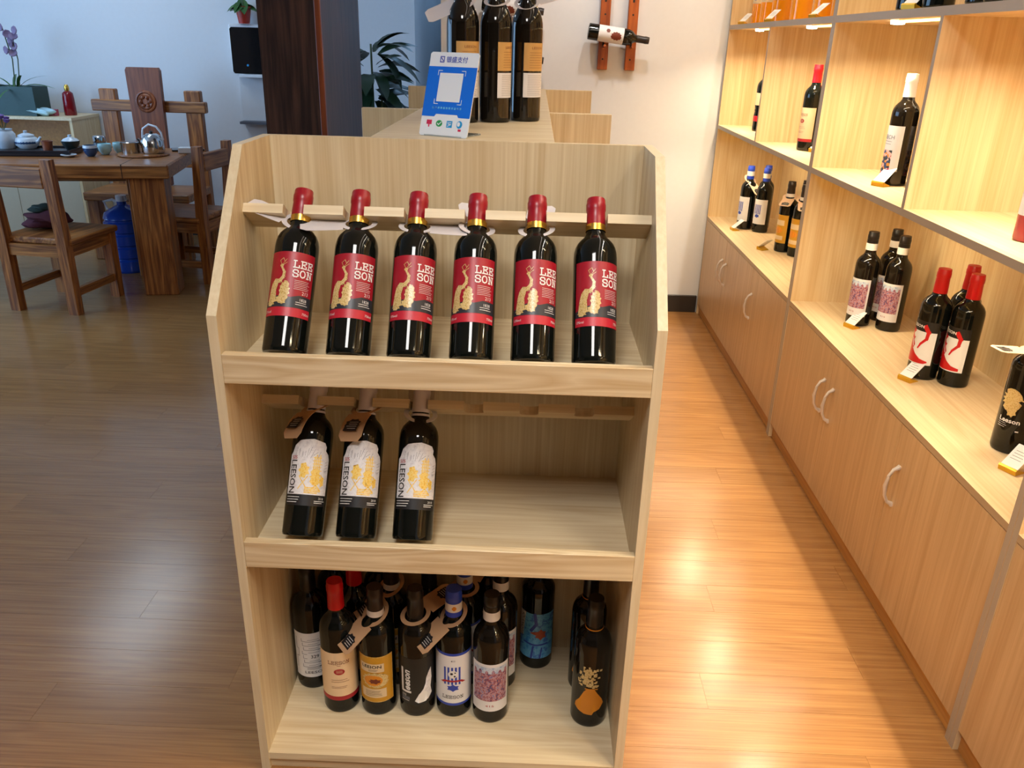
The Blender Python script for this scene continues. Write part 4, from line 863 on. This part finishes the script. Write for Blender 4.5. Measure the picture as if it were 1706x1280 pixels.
OP = plant('flowering_orchid', 'orchid with strap leaves and faded lilac flowers in the green planter', -3.24, 4.90, 1.107, None, [[(0, 0, -.0), (.02, 0, .2), (.0, -.02, .42)], [(.02, .02, 0), (.06, 0, .2), (.06, -.02, .36)]], lv, 'leaf2', .004)
PET = mesh_of('flower', lathe([(0, -.01), (.012, -.004), (.030, .010), (.026, .016), (0, .004)], 8), True); PET.materials.append(M['lilac'])
for k in range(9): obj('flower', PET, None, OP, T(.03 + rnd.gauss(0, .04), -.02 + rnd.gauss(0, .02), .24 + .022 * k) @ R(rnd.uniform(40, 120), 'X') @ R(rnd.uniform(-40, 40), 'Y'))
# things on the side cabinet
RB_ = empty('red_lacquer_bottle', 'tall red spirit bottle with gold stopper on the side cabinet', 'bottle', (-2.905, 4.98, .9255))
obj('body', mesh_of('body', lathe([(0, 0), (.040, 0), (.043, .006), (.040, .12), (.036, .155), (.022, .168), (.014, .172), (0, .172)], 24), True), 'redglass', RB_)
obj('stopper', mesh_of('stopper', lathe([(0, .170), (.015, .170), (.018, .185), (.016, .205), (.010, .215), (0, .215)], 18), True), 'gold2', RB_)
tag(obj('pink_carton', box(-.03, .03, -.02, .02, 0, .045, bevel=.002), 'pinkbox', None, T(-2.99, 4.90, .9255)), 'small pink carton beside the red bottle', 'box')
def blob(name, label, cat, loc, sx, sy, sz, mat, seed, amp=.25, n=18, group=None):
    r_ = random.Random(seed); bm = bmesh.new(); bmesh.ops.create_icosphere(bm, subdivisions=3, radius=1)
    ph = [(r_.uniform(2, 6), r_.uniform(2, 6), r_.uniform(2, 6), r_.uniform(0, 6)) for _ in range(4)]
    for v in bm.verts:
        d = 1 + amp * sum(math.sin(a * v.co.x + b * v.co.y + c * v.co.z + p_) for a, b, c, p_ in ph) / 4
        v.co = Vector((v.co.x * d * sx, v.co.y * d * sy, max(0, (v.co.z * d * .5 + .5)) * sz))
    return tag(obj(name, mesh_of(name, bm, True), mat, None, T(*loc)), label, cat, group)
blob('plastic_packet', 'crumpled pale cyan plastic packet on the side cabinet', 'packet', (-3.06, 4.86, .9255), .095, .05, .055, 'plastic_bag', 5, .5)
blob('folded_jacket', 'maroon jacket heaped on the seat of the chair in front', 'jacket', (-2.29, 3.40, .4325), .13, .12, .10, 'jacket', 8, .4)
blob('green_cloth', 'dark green cloth lying on the maroon jacket', 'cloth', (-2.33, 3.42, .515), .06, .06, .05, 'cloth_green', 9, .4)

# tea things on the table
TZ = .8012
def pot(name, label, cat, x, y, prof, mat, extra=(), z=TZ, group=None):
    e = empty(name, label, cat, (x, y, z), group=group)
    obj('body', mesh_of('body', lathe(prof, 26), True), mat, e)
    for n_, bm_, m_ in extra: obj(n_, mesh_of(n_, bm_, True), m_, e)
    return e
_tray = empty('tea_tray', 'black stone tea tray under the teapots', 'tray', (-2.50, 3.80, TZ), math.radians(10))
obj('plate', box(-.36, .22, -.13, .13, 0, .022, bevel=.004), 'tray', _tray); 
bm = bmesh.new(); bx(bm, -.36, .22, -.13, -.118, .0225, .034); bx(bm, -.36, .22, .118, .13, .0225, .034); bx(bm, -.36, -.348, -.118, .118, .0225, .034); bx(bm, .208, .22, -.118, .118, .0225, .034); obj('rim', bm, 'tray', _tray)
TRZ = TZ + .0235
tp = pot('porcelain_teapot', 'round blue and white porcelain teapot with lid', 'teapot', -2.60, 3.86, [(0, 0), (.045, 0), (.066, .02), (.070, .04), (.060, .062), (.045, .07), (0, .07)], 'porcelain',
    [('lid', lathe([(.048, .070), (.046, .080), (.02, .090), (.010, .092), (.012, .104), (0, .108)], 24), 'porcelain'), ('band', lathe([(.0665, .046), (.0708, .040), (.0708, .036), (.068, .030)], 24), 'dkblue'), ('spout', tube([(.06, -.01, .035), (.085, -.015, .05), (.10, -.018, .072)], [.012, .009, .007], 8), 'porcelain')], TRZ)
pot('porcelain_jar', 'pale blue-grey porcelain vase holding purple flowers', 'vase', -2.715, 3.83, [(0, 0), (.045, 0), (.062, .03), (.060, .085), (.045, .105), (.048, .115), (.040, .115), (0, .10)], 'porcelain', z=TRZ)
FL = empty('purple_flowers', 'purple flowers standing in the pale vase', 'flowers', (-2.715, 3.83, TRZ + .102))
for k in range(6):
    a = k * 1.05; p_ = (.03 * math.cos(a), .03 * math.sin(a), .055 + .012 * (k % 3)); obj('stem', tube([(0, 0, -.001), p_], .002, 5), 'stem', FL)
    obj('flower', mesh_of('flower', lathe([(0, -.008), (.014, 0), (.020, .014), (0, .020)], 9, mx=T(*p_)), True), 'purple', FL)
pot('copper_cup', 'copper brown tea strainer cup at the front of the table', 'cup', -2.405, 3.74, [(0, 0), (.026, 0), (.030, .05), (.034, .062), (.029, .062), (.026, .006), (0, .006)], 'copper', z=TRZ)
pot('dark_gaiwan', 'dark green lidded tea bowl with pale lid', 'tea bowl', -2.325, 3.86, [(0, 0), (.028, 0), (.048, .03), (.054, .052), (.050, .052), (0, .01)], 'darkclay', [('lid', lathe([(.050, .053), (.04, .064), (.014, .074), (.010, .078), (.012, .088), (0, .090)], 24), 'porcelain')], TRZ)
pot('porcelain_saucer', 'small pale saucer at the table front edge', 'saucer', -2.262, 3.70, [(0, 0), (.022, 0), (.046, .014), (.044, .016), (0, .005)], 'porcelain')
pot('glass_jar', 'small steel-lidded glass jar on the tea table', 'jar', -2.225, 4.02, [(0, 0), (.036, 0), (.038, .05), (.034, .055), (0, .055)], 'tray', [('lid', lathe([(.038, .055), (.040, .060), (.040, .086), (.034, .092), (0, .092)], 22), 'steel')])
CUP = [(0, 0), (.020, 0), (.036, .02), (.041, .05), (.038, .065), (.035, .065), (.036, .045), (.018, .006), (0, .006)]
pot('cobalt_cup', 'dark blue banded cup left of the celadon cups', 'cup', -2.155, 3.76, CUP, 'dkblue', [('rim_band', lathe([(.0418, .050), (.0392, .066), (.036, .066)], 22), 'porcelain')], group='tea cups')
pot('celadon_cup', 'pale celadon cup nearer the table front', 'cup', -2.115, 3.86, CUP, 'celadon', group='tea cups')
pot('celadon_cup', 'pale celadon cup farther back beside the kettle', 'cup', -2.065, 3.95, CUP, 'celadon', group='tea cups')
BDX, BDY = -1.885, 3.88
pot('round_board', 'round wooden board under the steel kettle set', 'board', BDX, BDY, [(0, 0), (.15, 0), (.155, .005), (.15, .012), (0, .012)], 'teak_x')
HP = pot('steel_warmer', 'low steel warmer pan on the round board', 'pan', BDX - .075, BDY + .0, [(0, 0), (.055, 0), (.060, .06), (.064, .064), (.060, .068), (0, .068)], 'steel', z=TZ + .0125)
KT = pot('steel_kettle', 'shiny steel kettle with curved handle on the round board', 'kettle', BDX + .062, BDY + .01, [(0, 0), (.062, 0), (.068, .01), (.066, .075), (.050, .105), (.03, .118), (0, .120)], 'steel',
    [('knob', lathe([(0, .118), (.008, .118), (.012, .130), (0, .136)], 14), 'black'), ('handle', tube([(-.060, 0, .09), (-.05, 0, .145), (-.01, 0, .172), (.035, 0, .16), (.062, 0, .125), (.070, 0, .08)], .006, 8), 'white_gloss'), ('spout', tube([(-.060, -.01, .05), (-.085, -.014, .085)], [.013, .008], 8), 'steel')], TZ + .0125)
tag(obj('white_box', box(-.05, .05, -.03, .03, 0, .035, bevel=.003), 'white_gloss', None, T(-1.672, 4.04, TZ) @ R(12, 'Z')), 'small white box at the right end of the tea table', 'box')
tag(obj('black_tablet', box(-.10, .10, -.06, .06, 0, .010, bevel=.002), 'black_gloss', None, T(-1.72, 4.17, TZ) @ R(25, 'Z')), 'flat black tablet behind the white box', 'tablet')
# under the table
JG = empty('water_jug', 'big blue ribbed water jug under the tea table', 'water jug', (-2.185, 4.10, 0))
pr = [(0, 0), (.12, 0), (.13, .012)]
for k in range(4): z = .02 + k * .085; pr += [(.132, z), (.132, z + .06), (.122, z + .068), (.122, z + .078)]
pr += [(.130, .36), (.118, .395), (.06, .43), (.030, .445), (.030, .480), (0, .480)]
obj('body', mesh_of('body', lathe(pr, 30), True), 'blue_jug', JG); obj('cap', mesh_of('cap', lathe([(0, .505), (.034, .505), (.034, .468), (.031, .468)], 20), True), 'white_gloss', JG)
obj('handle', tube([(-.10, 0, .41), (-.12, 0, .46), (-.06, 0, .475), (-.03, 0, .46)], .009, 8), 'white_gloss', JG)
tag(obj('power_cord', tube([(-1.90, 4.14, .71), (-1.93, 4.18, .55), (-1.98, 4.22, .30), (-1.99, 4.24, .01)], .005, 6), 'cord'), 'black power cord hanging down under the tea table', 'cord')
# wall dispenser
WD = empty('wall_dispenser', 'white wall-mounted water dispenser with black glass panel', 'water dispenser', (-1.70, 5.199, .885))
obj('body', box(0, .34, -.10, 0, .36, .70, bevel=.012), 'white_gloss', WD)
gp = obj('glass_panel', prism([(.012, .375), (.025, .362), (.315, .362), (.328, .375), (.328, .665), (.315, .678), (.025, .678), (.012, .665)], .006, Matrix(((1, 0, 0, 0), (0, 0, -1, -.1005), (0, 1, 0, 0), (0, 0, 0, 1)))), 'black_gloss', WD)
obj('display_dot', lathe([(0, 0), (.008, 0), (.008, .002), (0, .002)], 12, mx=T(.125, -.1068, .42) @ R(90, 'X')), 'ic_cyan', gp)
obj('ledge', box(.06, .34, -.13, -.002, .335, .358, bevel=.003), 'white_gloss', WD)
obj('back_plate', box(.02, .34, -.02, 0, .02, .334), 'white_gloss', WD); obj('drip_tray', box(.02, .34, -.10, 0, 0, .018), 'ink_grey', WD)
